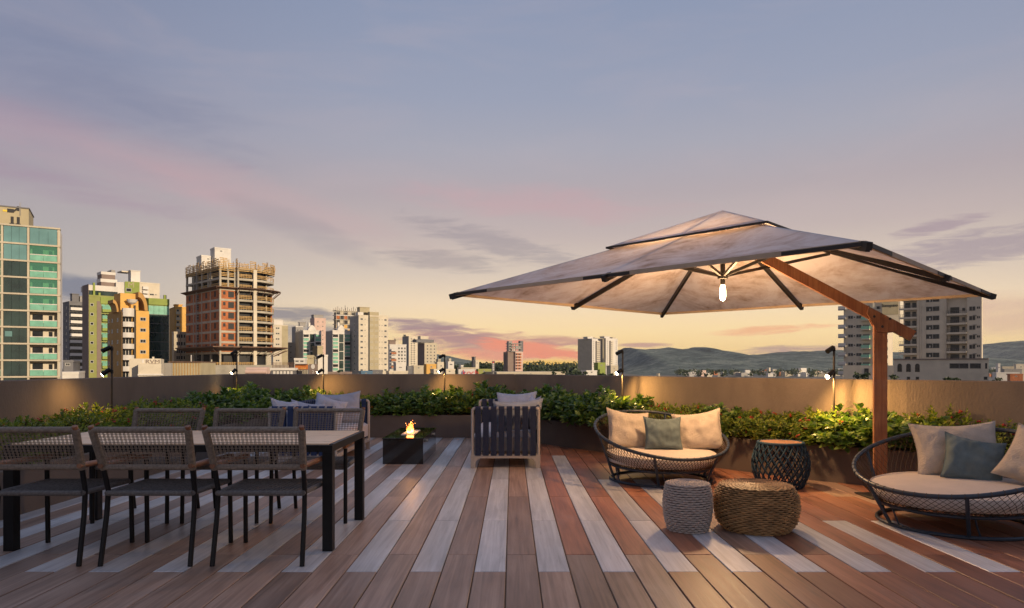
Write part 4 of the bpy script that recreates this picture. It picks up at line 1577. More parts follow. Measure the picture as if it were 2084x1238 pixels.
def back(px, dist):
    """local plan point lying dist behind the facade along the line of sight through photo column px"""
    x = B.x(px)
    g = Vector((math.cos(B.a) * x + B.cx, math.sin(B.a) * x + B.Y))
    q = g + g.normalized() * dist - Vector((B.cx, B.Y))
    return (q.x * math.cos(B.a) + q.y * math.sin(B.a), -q.x * math.sin(B.a) + q.y * math.cos(B.a))


b = MB()
b.prism([(0, 1.5), (w_, 1.5), back(1997, 12), back(1840, 12)], 0, H)
b.build('wall', W_SAMP, B.r)
for (p0, p1) in ((1866, 1926), (1968, 1998)):
    B.box('front_wall', B.x(p0), B.x(p1), 0, 1.49, 0, H, W_SAMP)
B.box('front_wall', .0, B.x(1866) - .01, .1, 1.49, H - 1.8, H - .01, W_SAMP)
B.box('front_wall', B.x(1926) + .01, B.x(1968) - .01, .1, 1.49, H - 1.2, H - .01, W_SAMP)
B.box('cornice', -.2, w_ + .05, -.2, 1.3, H, H + .5, W_SAMP)
for px in (1869, 1873.5, 1883, 1921):
    B.box('pilaster', B.x(px), B.x(px) + .25, -.18, -.001, 0, H - .02, W_SAMP)
fh = 18.25
for i in range(8):
    z0 = B.z(631.5 + fh * i)
    # left balconies
    B.balcony(-1.0, B.x(1866) - .05, z0, 1.0, W_SAMP, FRMD, hr=.95, th=.62, y=1.0, bars=True)
    B.box('balcony_window', .5, B.x(1850), 1.40, 1.505, z0 + .5, z0 + 2.5, PANE)
    B.box('balcony_window', B.x(1854), B.x(1862), 1.40, 1.505, z0 + .5, z0 + 2.4, PANE)
    z1 = B.z(628 + fh * i)
    for q in (1891, 1905):
        xx = B.x(q)
        zz = B.z(615.7 + fh * i, 0) + .3
        B.win(xx, zz, 1.65 * 1.15, 1.55, mull=1 if q == 1905 else 0, frame=FRMD)
        if q == 1891:
            B.box('blind', xx + .1, xx + .35, -.09, -.052, zz - .6, zz + .1, W_WHITE)
    B.balcony(B.x(1927), B.x(1967.5), z1 - 3.2, 1.4, W_SAMP, FRMD, hr=.95, th=.62, y=1.0, bars=True)
    B.box('balcony_window', B.x(1932), B.x(1950), 1.40, 1.505, z1 - 2.5, z1 - .45, PANE)
    B.box('balcony_window', B.x(1956), B.x(1962), 1.40, 1.505, z1 - 1.8, z1 - .8, PANE)
    zz = z1 - 1.25
    for q in (1975.5, 1982):
        B.win(B.x(q), zz, .78, 1.35, mull=0, frame=FRMD)
    for q in (1989.5, 1993):
        B.win(B.x(q), zz + .2, .34, .7, mull=0, frame=FRMD)
    B.box('ledge', B.x(1980), B.x(1988), -.25, -.001, zz - 2.3, zz - 2.15, FRMD)
B = Bd('podium_block', 'grey podium block with arched openings under the beige tower', 1819, 212, -45)
w_ = B.x(2012)
H = B.z(733)
b = MB()
b.prism([(0, 0), (w_, 0), back(2010, 10), back(1822, 10)], 0, H)
b.build('wall', W_SAMP, B.r)
B.box('cornice', -.15, w_, -.15, .6, H, H + .35, W_BROWN)
zb = B.z(757)
for px in (1831, 1849, 1867):
    x = B.x(px)
    b = MB()
    n = 8
    hw, h0, h1 = .62, zb, zb + 1.9
    prof = [(x - hw, h0), (x + hw, h0)] + [(x + hw * math.cos(PI * k / n), h1 + hw * math.sin(PI * k / n)) for k in range(n + 1)]
    m_ = len(prof)
    b.add([(q, -.04, z) for q, z in prof] + [(q, .05, z) for q, z in prof], [tuple(range(m_))] + [(k, k + m_, (k + 1) % m_ + m_, (k + 1) % m_) for k in range(m_)])
    b.build('arched_window', PANE, B.r)
for px, ww in ((1943, 2.6), (1961, 2.4), (1985, 2.7)):
    B.win(B.x(px), B.z(745, B.x(px)), ww, 1.5, mull=0, frame=FRMD)
for px in (1849, 1867, 2006):
    B.win(B.x(px), B.z(770, B.x(px)), .9, .9, mull=0, frame=FRMD)
B.win(B.x(2007), B.z(745, B.x(2007)), .5, 1.6, mull=0, frame=FRMD)
B = Bd('podium_block', 'lower grey podium behind the umbrella post', 1716, 240, -38)
B.box('wall', 0, B.x(1822), 0, 12, 0, B.z(744), W_SAMP)
B.box('dark_slot', B.x(1759), B.x(1768), -.05, .02, 0, B.z(750), DARK)

rights = [('low_house', 'slim white block beyond the podium at the right edge', 2026, 2031, 2036, 740, 420, W_WHITE, 748, (2033, .6)),
          ('low_house', 'long white roofed hall at the right edge', 2025, 2028, 2075, 758, 330, W_WHITE, 762, (2050, 1)),
          ('low_house', 'brick red house at the right edge', 2052, 2056, 2082, 761, 300, BRICK, 766, (2068, 1)),
          ('low_house', 'cream house cut by the right edge of the photo', 2064, 2068, 2095, 741, 480, W_CREAM, 747, (2078, .7)),
          ('low_house', 'tan house between the white block and the cream house', 2036, 2040, 2064, 746, 450, W_BEIGE, 751, (2050, .7)),
          ('low_house', 'grey house above the long white hall', 2040, 2044, 2080, 751, 400, W_GREY, 755, (2060, .7))]
for (nm, lb, xl, xm, xr, yt, Yc, m_, ry, c) in rights:
    tower(nm, lb, xl, xm, xr, yt, Yc, -20, m_, [ry], [c], (), (4, 2.6), 1, dep=max(4, (xr - xm) * Yc / F * .6))

# ---------------------------------------------------------------- far town under the hills
rt = random.Random(21)
town = MB()
TM = [W_WHITE, W_CREAM, W_BEIGE, W_GREY, BRICK]
for k in range(430):
    Y = rt.uniform(1000, 1600)
    px = rt.uniform(1300, 1716) if k < 300 else rt.uniform(2015, 2120)
    if k < 300 and rt.random() > (px - 1280) / 330:
        continue
    x = (px - CX) / F * Y
    wd, hh = rt.uniform(5, 16), rt.uniform(5, 10) if rt.random() < .9 else rt.uniform(12, 18)
    hh *= .75
    mi = rt.choices(range(5), (5, 3, 2, 1, .5))[0]
    M = Matrix.Translation((x, Y, GZ)) @ Matrix.Rotation(rt.uniform(0, 1.5), 4, 'Z')
    town.box(-wd / 2, wd / 2, -wd / 3, wd / 3, 0, hh, mi, M=M)
town.build('town', TM, kind='stuff')
tower('far_block', 'lone pinkish high block in the far town below the hills', 1423, 1427, 1437, 754, 1050, 25, W_PINK, [757, 760, 763], [1430, 1434], (), (1.6, 1.2), 0)
tower('far_block', 'lone pale block in the far town left of the lamp pole', 1621, 1624, 1631, 758, 1050, 25, W_WHITE, [761, 764], [1626, 1629], (), (1.6, 1.2), 0)

# ---------------------------------------------------------------- hills
HILL, t, p = principled('hill_forest')
tcg = t.n.new('ShaderNodeTexCoord').outputs['Object']
n1 = t.noise(tcg, .012, 6, .7)
n2 = t.noise(tcg, .06, 5, .8)
t.set(p.inputs['Base Color'], t.ramp(t.math('ADD', t.math('MULTIPLY', n1, .5), t.math('MULTIPLY', n2, .5)), [(.41, (.026, .046, .042, 1)), (.5, (.100, .142, .130, 1)), (.59, (.27, .30, .24, 1))]))
p.inputs['Roughness'].default_value = .95
bp = t.n.new('ShaderNodeBump')
bp.inputs['Strength'].default_value = 1.0
bp.inputs['Distance'].default_value = 14.0
t.set(bp.inputs['Height'], n2)
t.set(p.inputs['Normal'], bp.outputs[0])


def hill(prof, Y, depth, name, m, foot=0.0):
    """ridge whose skyline follows prof [(photo column, photo row)], falling to the plain towards the camera"""
    b = MB()
    x0, x1 = prof[0][0], prof[-1][0]
    NX, NY = 150, 34
    vs = []
    for j in range(NY + 1):
        v = j / NY                          # 0 foot .. .7 ridge .. 1 behind
        for i in range(NX + 1):
            px = x0 + (x1 - x0) * i / NX
            for (a, c), (e, f) in zip(prof, prof[1:]):
                if px <= e + 1e-6:
                    py = c + (f - c) * (px - a) / (e - a)
                    break
            py += 1.1 * mnoise.fractal(Vector((px * .045, 0, 3)), 1.0, 2.0, 4)
            D = Y + (v - .7) * depth
            x = (px - CX) / F * Y * (1 + .02 * (v - .7))
            top = EH + (HY - py) / F * Y - GZ
            k = math.sin(min(1, v / .7) * PI / 2) ** 1.2 if v <= .7 else math.cos((v - .7) / .3 * PI / 2)
            n_ = mnoise.fractal(Vector((x * .004, D * .004, 2.0)), 1.0, 2.0, 5)
            spur = mnoise.noise(Vector((x * .0035, D * .0012, 7.0)))
            z = GZ + top * max(0, k + (.16 * n_ + .22 * spur) * k * (1 - abs(v - .7) if v < .62 else 0) * (1 - k * .6)) + 4 * mnoise.noise(Vector((x * .03, D * .03, 0))) * k * .35
            vs.append((x, D, z))
    fs = []
    for j in range(NY):
        for i in range(NX):
            a = j * (NX + 1) + i
            fs.append((a, a + 1, a + NX + 2, a + NX + 1))
    b.add(vs, fs)
    return b.build(name, m, None, True, kind='structure')


hill([(1180, 760), (1225, 735), (1256, 713), (1276, 715), (1295, 717), (1318, 715), (1341, 712), (1358, 715), (1372, 716), (1388, 712), (1402, 710), (1414, 714), (1427, 720), (1448, 724), (1479, 726), (1516, 724),
      (1556, 721), (1587, 717), (1608, 717), (1627, 719), (1645, 716), (1663, 714), (1690, 715), (1716, 717), (1770, 719), (1850, 726), (1900, 740), (1950, 756)], 2300, 1500, 'hills', HILL)
hill([(1830, 750), (1900, 736), (1960, 716), (2000, 704), (2022, 699), (2040, 697), (2064, 695), (2084, 694), (2140, 692), (2230, 702), (2330, 730)], 2900, 1600, 'hills', HILL)
hill([(1960, 752), (2010, 738), (2050, 731), (2090, 722), (2150, 716), (2260, 735)], 2100, 700, 'hills', HILL)
hill([(700, 758), (780, 738), (840, 724), (880, 720), (905, 723), (930, 729), (960, 735), (990, 742), (1030, 748), (1060, 752)], 2600, 1300, 'hills', HILL)
QRY = wallm('quarry_rock', (.40, .27, .20), .2, .3)
for (px, py, rx, rz, Y) in ((1572, 752, 40, 12, 1680), (1395, 760, 16, 6, 1680)):
    b = MB()
    pr_ = [(rx * math.cos(PI * k / 10) * 1.15, rz * math.sin(PI * k / 10) * (1.3 if 3 < k < 7 else .9)) for k in range(11)]
    vs = []
    C_ = at(px, py + 3, Y)
    for j in range(4):
        for (u, z) in pr_:
            vs.append((C_.x + u * (1 - .22 * j), C_.y + j * 26, C_.z - 8 + z * (.35 + .27 * j) + mnoise.noise(Vector((u * .2, j, 0))) * 1.5))
    fs = [(j * 11 + k, j * 11 + k + 1, (j + 1) * 11 + k + 1, (j + 1) * 11 + k) for j in range(3) for k in range(10)]
    b.add(vs, fs)
    b.build('quarry', QRY, None, kind='structure')

# ---------------------------------------------------------------- trees of the town
LEAF_T = leaf_mat('leaf_tree', (.014, .026, .010), (.030, .050, .016), (.065, .085, .026), .2, .6)
BARK = mat('bark', (.07, .05, .035), .9, .3, 4)


def tree(label, px, py_top, Y, h, rx, flat=.6, n=900, leaf=.35, seed=0, name='tree', crown0=.35):
    rng = np.random.default_rng(seed)
    P = at(px, py_top, Y)
    r = thing(name, label, 'tree', (P.x, P.y, P.z - h))
    b = MB()
    b.tube([(0, 0, 0), (.05 * h * .2, 0, h * .3), (0, 0, h * .62)], [.045 * h * .6, .035 * h * .6, .014 * h], 8)
    limbs = []
    for k in range(7):
        a = k * 2.4
        e = (rx * .65 * math.cos(a), rx * .65 * math.sin(a), h * (.62 + .06 * (k % 4)))
        b.tube([(0, 0, h * (.28 + .04 * k)), (e[0] * .5, e[1] * .5, h * .5), e], [.014 * h, .009 * h, .003 * h], 5)
        limbs.append(e)
    b.build('trunk', BARK, r)
    # clumps of leaf-sized faces through the crown, with gaps between
    nb = 26
    cl = []
    for k in range(nb):
        a = rng.uniform(0, 2 * PI)
        q = math.sqrt(rng.uniform(0, 1))
        zt_ = h * (crown0 + (1 - crown0) * (1 - q * q * .8) * rng.uniform(.45, .98))
        cl.append((q * rx * .88 * math.cos(a), q * rx * .88 * math.sin(a), zt_, rx * rng.uniform(.16, .30)))
    vs, fs = [], []
    for i in range(n):
        c = cl[rng.integers(nb)]
        d = rng.normal(0, 1, 3)
        d /= np.linalg.norm(d)
        o = np.array(c[:3]) + d * c[3] * rng.uniform(.5, 1.0) * np.array([1, 1, flat])
        u = rng.normal(0, 1, 3)
        u /= np.linalg.norm(u)
        v = np.cross(u, rng.normal(0, 1, 3))
        v /= np.linalg.norm(v)
        L = leaf * rng.uniform(.6, 1.3)
        i0 = len(vs)
        vs += [tuple(o - u * L), tuple(o + v * L * .5), tuple(o + u * L), tuple(o - v * L * .5)]
        fs.append((i0, i0 + 1, i0 + 2, i0 + 3))
    b = MB()
    b.add(vs, fs)
    b.build('crown', LEAF_T, r, kind='stuff')
    return r


tree('dark spreading tree before the grey podium, just left of the umbrella post', 1752, 750, 95, 9, 3.4, seed=1, leaf=.26)
tree('low dark tree between the umbrella post and the arched podium', 1815, 762, 95, 8, 2.6, seed=2, leaf=.26)
tree('flat-topped dark tree before the right podium wall', 1926, 759, 80, 8, 2.4, .4, seed=3, leaf=.22, crown0=.6)
tree('bushy green tree at the right foot of the pale twin towers', 1236, 748, 200, 13, 4.4, seed=4, leaf=.4, n=1300)
tree('round dark tree left of the pale twin towers', 1136, 745, 240, 13, 3.8, seed=5, leaf=.4)
tree('small dark tree among houses left of the lamp pole', 868, 751, 170, 9, 2.8, seed=6, leaf=.3)
tree('small bush-like tree in front of the arched glass towers', 690, 750, 150, 9, 1.8, seed=7, leaf=.25)
tree('leafy tree at the far right edge by the brick red house', 2036, 762, 200, 9, 3.5, seed=8, leaf=.35)
tree('rounded tree at the left of the pale twin towers, close to their foot', 1186, 742, 260, 12, 3.2, seed=9, leaf=.4)
tree('dark tree at the left of the small shed, close by the glass tower', 152, 762, 130, 8, 1.6, seed=10, leaf=.22)

tt = np.random.default_rng(5)
vs, fs = [], []
for k in range(260):
    Y = tt.uniform(950, 1500)
    px = tt.uniform(1380, 1716) if k < 150 else tt.uniform(2010, 2120)
    c = np.array([(px - CX) / F * Y, Y, GZ + tt.uniform(3, 8)])
    rr = tt.uniform(3, 7)
    for q in range(26):
        o = c + tt.normal(0, .45, 3) * rr * np.array([1, 1, .7])
        u = tt.normal(0, 1, 3)
        v = np.cross(u, tt.normal(0, 1, 3))
        u /= np.linalg.norm(u)
        v /= np.linalg.norm(v)
        L = tt.uniform(1.0, 2.2)
        i0 = len(vs)
        vs += [tuple(o - u * L), tuple(o + v * L * .7), tuple(o + u * L), tuple(o - v * L * .7)]
        fs.append((i0, i0 + 1, i0 + 2, i0 + 3))
b = MB()
b.add(vs, fs)
b.build('town_trees', LEAF_T, None, kind='stuff')

rw = np.random.default_rng(77)
vs, fs = [], []
for k in range(12500):
    Y = rw.uniform(430, 900)
    px = rw.uniform(905, 1180)
    x = (px - CX) / F * Y
    cell = mnoise.noise(Vector((x * .045, Y * .03, 1)))
    z = GZ + 10 + 8 * cell + rw.uniform(-3.5, 2.5) + (Y - 430) * .009
    o = np.array([x, Y, z])
    u = rw.normal(0, 1, 3)
    v = np.cross(u, rw.normal(0, 1, 3))
    u /= np.linalg.norm(u)
    v /= np.linalg.norm(v)
    L = rw.uniform(.8, 1.7)
    i0 = len(vs)
    vs += [tuple(o - u * L), tuple(o + v * L * .7), tuple(o + u * L), tuple(o - v * L * .7)]
    fs.append((i0, i0 + 1, i0 + 2, i0 + 3))
b = MB()
b.add(vs, fs)
b.build('woodland', LEAF_T, None, kind='stuff')

# ================================================================ FURNITURE
ROPE = mat('rope_taupe', (.27, .22, .175), .85, .3, 60, bump=.8, bscale=160)
ROPE_D = mat('rope_seat', (.165, .152, .143), .85, .3, 60, bump=.8, bscale=160)
TEAK = wood('teak', (.16, .065, .03), (.24, .10, .048), (.32, .15, .075), .45, (40, 3, 40))
TOPW = wood('table_wood', (.78, .49, .27), (.86, .56, .33), (.90, .62, .39), .30, (2.0, 30, 30), spec=.6, var=.05)

# ---------------------------------------------------------------- dining table
tb = thing('dining_table', 'long dining table with a pale wood top on black metal legs', 'table', (-2.27, 5.03, 0))
b = MB()
for i in range(1):
    b.bevbox(-1.052, 1.052, -.462, .462, .686, .708, .003)
b.build('tabletop', TOPW, tb)
b = MB()
b.box(-1.085, 1.085, -.495, -.466, .655, .700)
b.box(-1.085, 1.085, .466, .495, .655, .700)
b.box(-1.085, -1.056, -.466, .466, .655, .704)
b.box(1.056, 1.085, -.466, .466, .655, .704)
for yy in (-.2, .2):
    b.box(-1.05, 1.05, yy - .02, yy + .02, .655, .684)
b.build('frame', BLK, tb)
for sx in (-1, 1):
    for sy in (-1, 1):
        b = MB()
        b.box(sx * 1.052 - .033, sx * 1.052 + .033, sy * .462 - .033, sy * .462 + .033, 0, .654)
        b.build('leg', BLK, tb)


# ---------------------------------------------------------------- dining chairs
def make_chair(label, loc, rz):
    """origin on the floor under the seat; the back is on the -y side"""
    r = thing('dining_chair', label, 'chair', loc, rz, 'rope dining chairs around the table')
    hw = .272
    post = lambda s: [(s * .274, -.285, 0), (s * .270, -.225, .30), (s * .268, -.21, .45), (s * .274, -.26, .62), (s * .290, -.345, .845)]
    for s in (-1, 1):
        b = MB()
        pp = [Vector(q) for q in post(s)]
        b.tube([pp[0], pp[0].lerp(pp[1], .5), pp[1], pp[2], pp[3]], .0155, 10)
        b.build('leg', BLK, r, True)
        b = MB()
        b.tube([(s * .290, .285, 0), (s * .287, .27, .58)], .0155, 10)
        b.build('leg', BLK, r, True)
        b = MB()
        b.tube([(s * .275, -.285, .612), (s * .283, -.22, .613), (s * .287, .28, .600), (s * .287, .315, .598)], [.016, .018, .018, .015], 10)
        b.build('armrest', TEAK, r, True)
        b = MB()
        b.tube([(s * .290, -.345, .843), (s * .2915, -.353, .862)], .0165, 10)
        b.build('finial', TEAK, r, True)
    # rope-wrapped back frame
    b = MB()
    PB = lambda s, z: Vector((s * (.274 + .016 * (z - .62) / .225), -.26 - .085 * (z - .62) / .225, z))
    for s in (-1, 1):
        b.tube([PB(s, .588), PB(s, .70), PB(s, .84)], .021, 10)
    b.tube([PB(-1, .838), PB(1, .838)], .019, 10)
    b.tube([PB(-1, .600), PB(1, .600)], .018, 10)
    for s in (-1, 1):                        # the turns of the wrapping
        for k in range(34):
            z = .592 + k * .0073
            c = PB(s, z)
            ring = [c + Vector((.0222 * math.cos(a), .0222 * math.sin(a), .004 * math.sin(a))) for a in [2 * PI * j / 8 for j in range(8)]]
            b.tube(ring, .0028, 3, closed=True)
    b.build('back_frame', ROPE, r, True)
    # open net of doubled ropes
    b = MB()
    nv = 23
    for k in range(nv):
        t_ = -1 + 2 * (k + .5) / nv
        for e in (-.0042, .0042):
            A, B_ = PB(1, .605), PB(1, .835)
            b.tube([(t_ * A.x + e, A.y - .002, A.z), (t_ * B_.x + e * .8, B_.y - .002, B_.z)], .0019, 4, caps=False)
    nh = 13
    for k in range(nh):
        z = .615 + k * (.832 - .618) / (nh - 1)
        a, c = PB(-1, z), PB(1, z)
        b.tube([a + Vector((0, .003, 0)), c + Vector((0, .003, 0))], .0023, 4, caps=False)
    b.build('back_net', ROPE, r, kind='stuff')
    # seat: wrapped frame and a close weave
    b = MB()
    cs = [(-.262, -.235, .437), (.262, -.235, .437), (.280, .265, .430), (-.280, .265, .430)]
    for i in range(4):
        b.tube([cs[i], cs[(i + 1) % 4]], .0165, 10)
    b.build('seat_frame', ROPE_D, r, True)
    b = MB()
    n = 34
    for k in range(n):
        f = (k + .5) / n
        x0, x1 = -.262 + .524 * f, -.280 + .560 * f
        zz = .002 if k % 2 else -.002
        b.tube([(x0, -.235, .440 + zz), (x1, .265, .433 + zz)], .0036, 4, caps=False)
        y = -.235 + .5 * f
        w2 = .262 + .018 * f
        b.tube([(-w2, y, .439 - zz), (w2, y, .434 - zz)], .0034, 4, caps=False)
    b.build('seat_net', ROPE_D, r, kind='stuff')
    return r


ch0 = make_chair('taupe rope dining chair on the near side, at the table end by the fire table', (-1.555, 4.482, 0), 0)
copy_thing(ch0, (-2.238, 4.482, 0), 0, 'taupe rope dining chair on the near side, between the other two near chairs')
copy_thing(ch0, (-2.921, 4.482, 0), R(.5), 'taupe rope dining chair on the near side, cut by the left edge of the photo')
copy_thing(ch0, (-1.585, 5.632, 0), R(180), 'taupe rope dining chair on the far side, in front of the striped sofa')
copy_thing(ch0, (-2.275, 5.632, 0), R(180), 'taupe rope dining chair on the far side, between the other two far chairs')
copy_thing(ch0, (-2.972, 5.632, 0), R(180), 'taupe rope dining chair on the far side, nearest the left planter')

# ---------------------------------------------------------------- sofas with dark straps
STRAP = mat('navy_strap', (.010, .017, .050), .7, .15, 40, bump=.3, bscale=200)
STRAP_B = mat('blue_strap', (.012, .032, .105), .7, .15, 40, bump=.3, bscale=200)
SFR = mat('pale_frame', (.42, .37, .33), .5, .06, 10)
CUSH = mat('pale_cushion', (.56, .51, .50), .9, .06, 12, bump=.35, bscale=220)


def rounded_rect(x0, x1, z0, z1, r, y, n=5):
    """an open arch in the xz plane: up one post, over, down the other"""
    pts = [(x0, y, z0)]
    for k in range(n + 1):
        a = PI - k * PI / 2 / n
        pts.append((x0 + r + r * math.cos(a), y, z1 - r + r * math.sin(a)))
    for k in range(n + 1):
        a = PI / 2 - k * PI / 2 / n
        pts.append((x1 - r + r * math.cos(a), y, z1 - r + r * math.sin(a)))
    pts.append((x1, y, z0))
    return pts


def cushion_block(x0, x1, y0, y1, z0, z1, r=.03, n=10, puff=.012):
    b = MB()
    prof = [(0, 0), (0, 1)]
    vs, fs = [], []
    NX, NY = 14, 20
    for side, zz in ((0, z0), (1, z1)):
        pass
    # top sheet with rounded edges plus skirt
    def edge(u):
        d = min(u, 1 - u)
        return d
    for j in range(NY + 1):
        for i in range(NX + 1):
            u, v = i / NX, j / NY
            x, y = x0 + (x1 - x0) * u, y0 + (y1 - y0) * v
            dx_, dy_ = min(x - x0, x1 - x), min(y - y0, y1 - y)
            k = 1.0
            for d in (dx_, dy_):
                if d < r:
                    k = min(k, math.sqrt(max(0, 1 - ((r - d) / r) ** 2)))
            z = z1 - r * (1 - k) + puff * math.sin(PI * u) * math.sin(PI * v)
            vs.append((x, y, z))
    for j in range(NY):
        for i in range(NX):
            a = j * (NX + 1) + i
            fs.append((a, a + 1, a + NX + 2, a + NX + 1))
    b.add(vs, fs)
    b.box(x0 + .001, x1 - .001, y0 + .001, y1 - .001, z0, z1 - r + .001)
    return b


def make_sofa(label, loc, mirror, strap_m, group):
    """runs along +y from its near arm; the back is on the +x side (or -x when mirrored)"""
    W_, D_ = .835, 1.95
    r = thing('strap_sofa', label, 'sofa', loc, 0, group)
    sx = -1 if mirror else 1
    X = lambda u: sx * u                      # u from -W_/2 (front) to +W_/2 (back)
    f, k = -W_ / 2, W_ / 2
    lo, hi = .165, .737
    for yy, nm in ((.022, 'arm_frame'), (D_ - .022, 'arm_frame')):
        b = MB()
        b.tube([(X(q[0]), q[1], q[2]) for q in rounded_rect(f + .022, k - .022, lo - .02, hi - .02, .035, yy)], .021, 8)
        b.build(nm, SFR, r, True)
    b = MB()
    b.tube([(X(k - .022), .022, hi - .022), (X(k - .022), D_ - .022, hi - .022)], .0205, 8)
    b.build('back_frame', SFR, r, True)
    b = MB()
    for yy in (.026, D_ - .026):
        b.box(-W_ / 2, W_ / 2, yy - .026, yy + .026, .118, lo)
    b.box(-W_ / 2 + .001, -W_ / 2 + .05, .053, D_ - .053, .119, lo - .001)
    b.box(W_ / 2 - .05, W_ / 2 - .001, .053, D_ - .053, .119, lo - .001)
    for i in range(6):
        y = .2 + i * .31
        b.box(-W_ / 2 + .051, W_ / 2 - .051, y, y + .05, .13, .155)
    b.build('base_rail', SFR, r)
    # legs flare into the rail with a curved bracket
    for cx_ in (-1, 1):
        for yy in (.026, D_ - .026):
            b = MB()
            prof = [(0, 0), (.050, 0), (.056, .05), (.066, .085), (.09, .108), (.125, .1185), (0, .1185)]
            n = len(prof)
            x0 = cx_ * (W_ / 2)
            vs = [(x0 - cx_ * px_, yy + e, pz) for e in (-.025, .025) for px_, pz in prof]
            b.add(vs, [tuple(range(n)), tuple(reversed(range(n, 2 * n)))] + [(i, (i + 1) % n, n + (i + 1) % n, n + i) for i in range(n)])
            b.build('leg', SFR, r)

    def strap(p0, p1, axis, wdt):
        b = MB()
        x0, y0 = p0
        if axis == 'x':
            b.tube([(x0, y0 - .024, .155), (x0, y0 - .026, .45), (x0, y0 - .026, hi - .02), (x0, y0 - .012, hi + .003), (x0, y0 + .012, hi + .003), (x0, y0 + .026, hi - .02), (x0, y0 + .026, .45), (x0, y0 + .024, .155)], wdt / 2 * 1.414, 4, flat=.06)
        else:
            b.tube([(x0 - .026, y0, .155), (x0 - .027, y0, .45), (x0 - .026, y0, hi - .02), (x0 - .012, y0, hi + .003), (x0 + .012, y0, hi + .003), (x0 + .026, y0, hi - .02), (x0 + .027, y0, .45), (x0 + .026, y0, .155)], wdt / 2 * 1.414, 4, flat=.06)
        return b

    def straps(axis, fixed, a, c, n, wdt):
        for i in range(n):
            q = a + (c - a) * (i + .5) / n
            b = MB()
            prof = [(-.026, .150), (-.026, .45), (-.026, hi - .018), (-.014, hi + .002), (.014, hi + .002), (.026, hi - .018), (.026, .45), (.026, .150)]
            th = .003
            vs, fs = [], []
            for (d, z) in prof:
                for e in (-wdt / 2, wdt / 2):
                    vs.append((X(q + e), fixed + d, z) if axis == 'x' else (X(fixed + d), q + e, z))
            for j in range(len(prof) - 1):
                fs.append((2 * j, 2 * j + 1, 2 * j + 3, 2 * j + 2))
            b.add(vs, fs)
            o = b.build('strap', strap_m, r)
            md = o.modifiers.new('thickness', 'SOLIDIFY')
            md.thickness = .004
            md.offset = 0
    straps('x', .022, f + .04, k - .04, 8, .068)
    straps('x', D_ - .022, f + .04, k - .04, 8, .068)
    straps('y', k - .022, .08, D_ - .08, 18, .068)
    b = MB()
    c = cushion_block(-W_ / 2 + .02, W_ / 2 - .085, .06, D_ - .06, .20, .405, .04, puff=.02)
    if mirror:
        c.v = [(-x, y, z) for x, y, z in c.v]
        c.f = [tuple(reversed(q)) for q in c.f]
    c.build('seat_cushion', CUSH, r, True)
    return r


make_sofa('navy strap sofa on a pale frame, seen from its arm right of the fire table', (-.0775, 8.25, 0), False, STRAP, 'strap sofas facing the fire table')
make_sofa('blue strap sofa on a pale frame behind the dining chairs, left of the fire table', (-2.5175, 8.25, 0), True, STRAP_B, 'strap sofas facing the fire table')


# ---------------------------------------------------------------- pillows
def fabric(name, col, var=.10, seam=None, weave=150, bump=.5):
    return mat(name, col, .95, var, 9, bump=bump, bscale=weave, spec=.15)


BEIGE = fabric('beige_plush', (.54, .46, .375), .10, bump=.9, weave=90)
TEAL = fabric('teal_cloth', (.14, .18, .185), .16)
GREYC = fabric('grey_lilac_cloth', (.35, .39, .49), .07)
LILAC = fabric('pale_lilac_cloth', (.42, .46, .57), .07)
BLUEC = fabric('blue_grey_cloth', (.03, .08, .22), .08)


def pillow(name, label, m, w, h, T, center, facing, tilt, roll=0.0, group=None, seed=0, seam=False):
    """stuffed square; facing = direction its face looks (xy), tilt = lean back, roll = turn in its own plane"""
    rng = random.Random(seed)
    N = 26
    vs, fs = [], []
    idx = {}
    off = Vector((rng.uniform(0, 50), rng.uniform(0, 50), 0))
    for side in (1, -1):
        for j in range(N + 1):
            for i in range(N + 1):
                u, v = -1 + 2 * i / N, -1 + 2 * j / N
                border = i in (0, N) or j in (0, N)
                if border and side == -1:
                    idx[(side, i, j)] = idx[(1, i, j)]
                    continue
                k = max(0, (1 - u * u) * (1 - v * v))
                th = T / 2 * k ** .42
                x = w / 2 * u * (1 - .10 * (1 - v * v) * abs(u) ** 1.5)
                z = h / 2 * v * (1 - .10 * (1 - u * u) * abs(v) ** 1.5)
                if not border:
                    wr = mnoise.noise(Vector((u * 1.9, v * 1.9, side)) + off) * .028 + mnoise.noise(Vector((u * 5, v * 3, side * 2)) + off) * .013
                    # creases run in from the corners
                    cr = math.sin((u + v * (1 if u * v > 0 else -1)) * 16 + mnoise.noise(Vector((u * 2, v * 2, 3)) + off) * 5) * .007 * (abs(u) * abs(v)) ** .7
                    th += (wr + cr) * k ** .3
                z -= .015 * (1 - u * u) * (v + 1) * .5
                idx[(side, i, j)] = len(vs)
                vs.append((x, -side * th, z + h / 2))
    for side in (1, -1):
        for j in range(N):
            for i in range(N):
                q = (idx[(side, i, j)], idx[(side, i + 1, j)], idx[(side, i + 1, j + 1)], idx[(side, i, j + 1)])
                fs.append(q if side == 1 else tuple(reversed(q)))
    b = MB()
    b.add(vs, fs)
    o = b.build(name, m, None, True)
    fa = math.atan2(facing[0], -facing[1])
    o.rotation_euler = (Matrix.Rotation(fa, 3, 'Z') @ Matrix.Rotation(-tilt, 3, 'X') @ Matrix.Rotation(roll, 3, 'Y')).to_euler()
    o.location = center
    tag(o, label, 'pillow', group)
    # piped seam along the border as a part
    loop = [(i, 0) for i in range(N)] + [(N, j) for j in range(N)] + [(i, N) for i in range(N, 0, -1)] + [(0, j) for j in range(N, 0, -1)]
    b = MB()
    b.tube([vs[idx[(1, i, j)]] for i, j in loop], .004, 5, closed=True)
    b.build('seam', m, o, True)
    return o


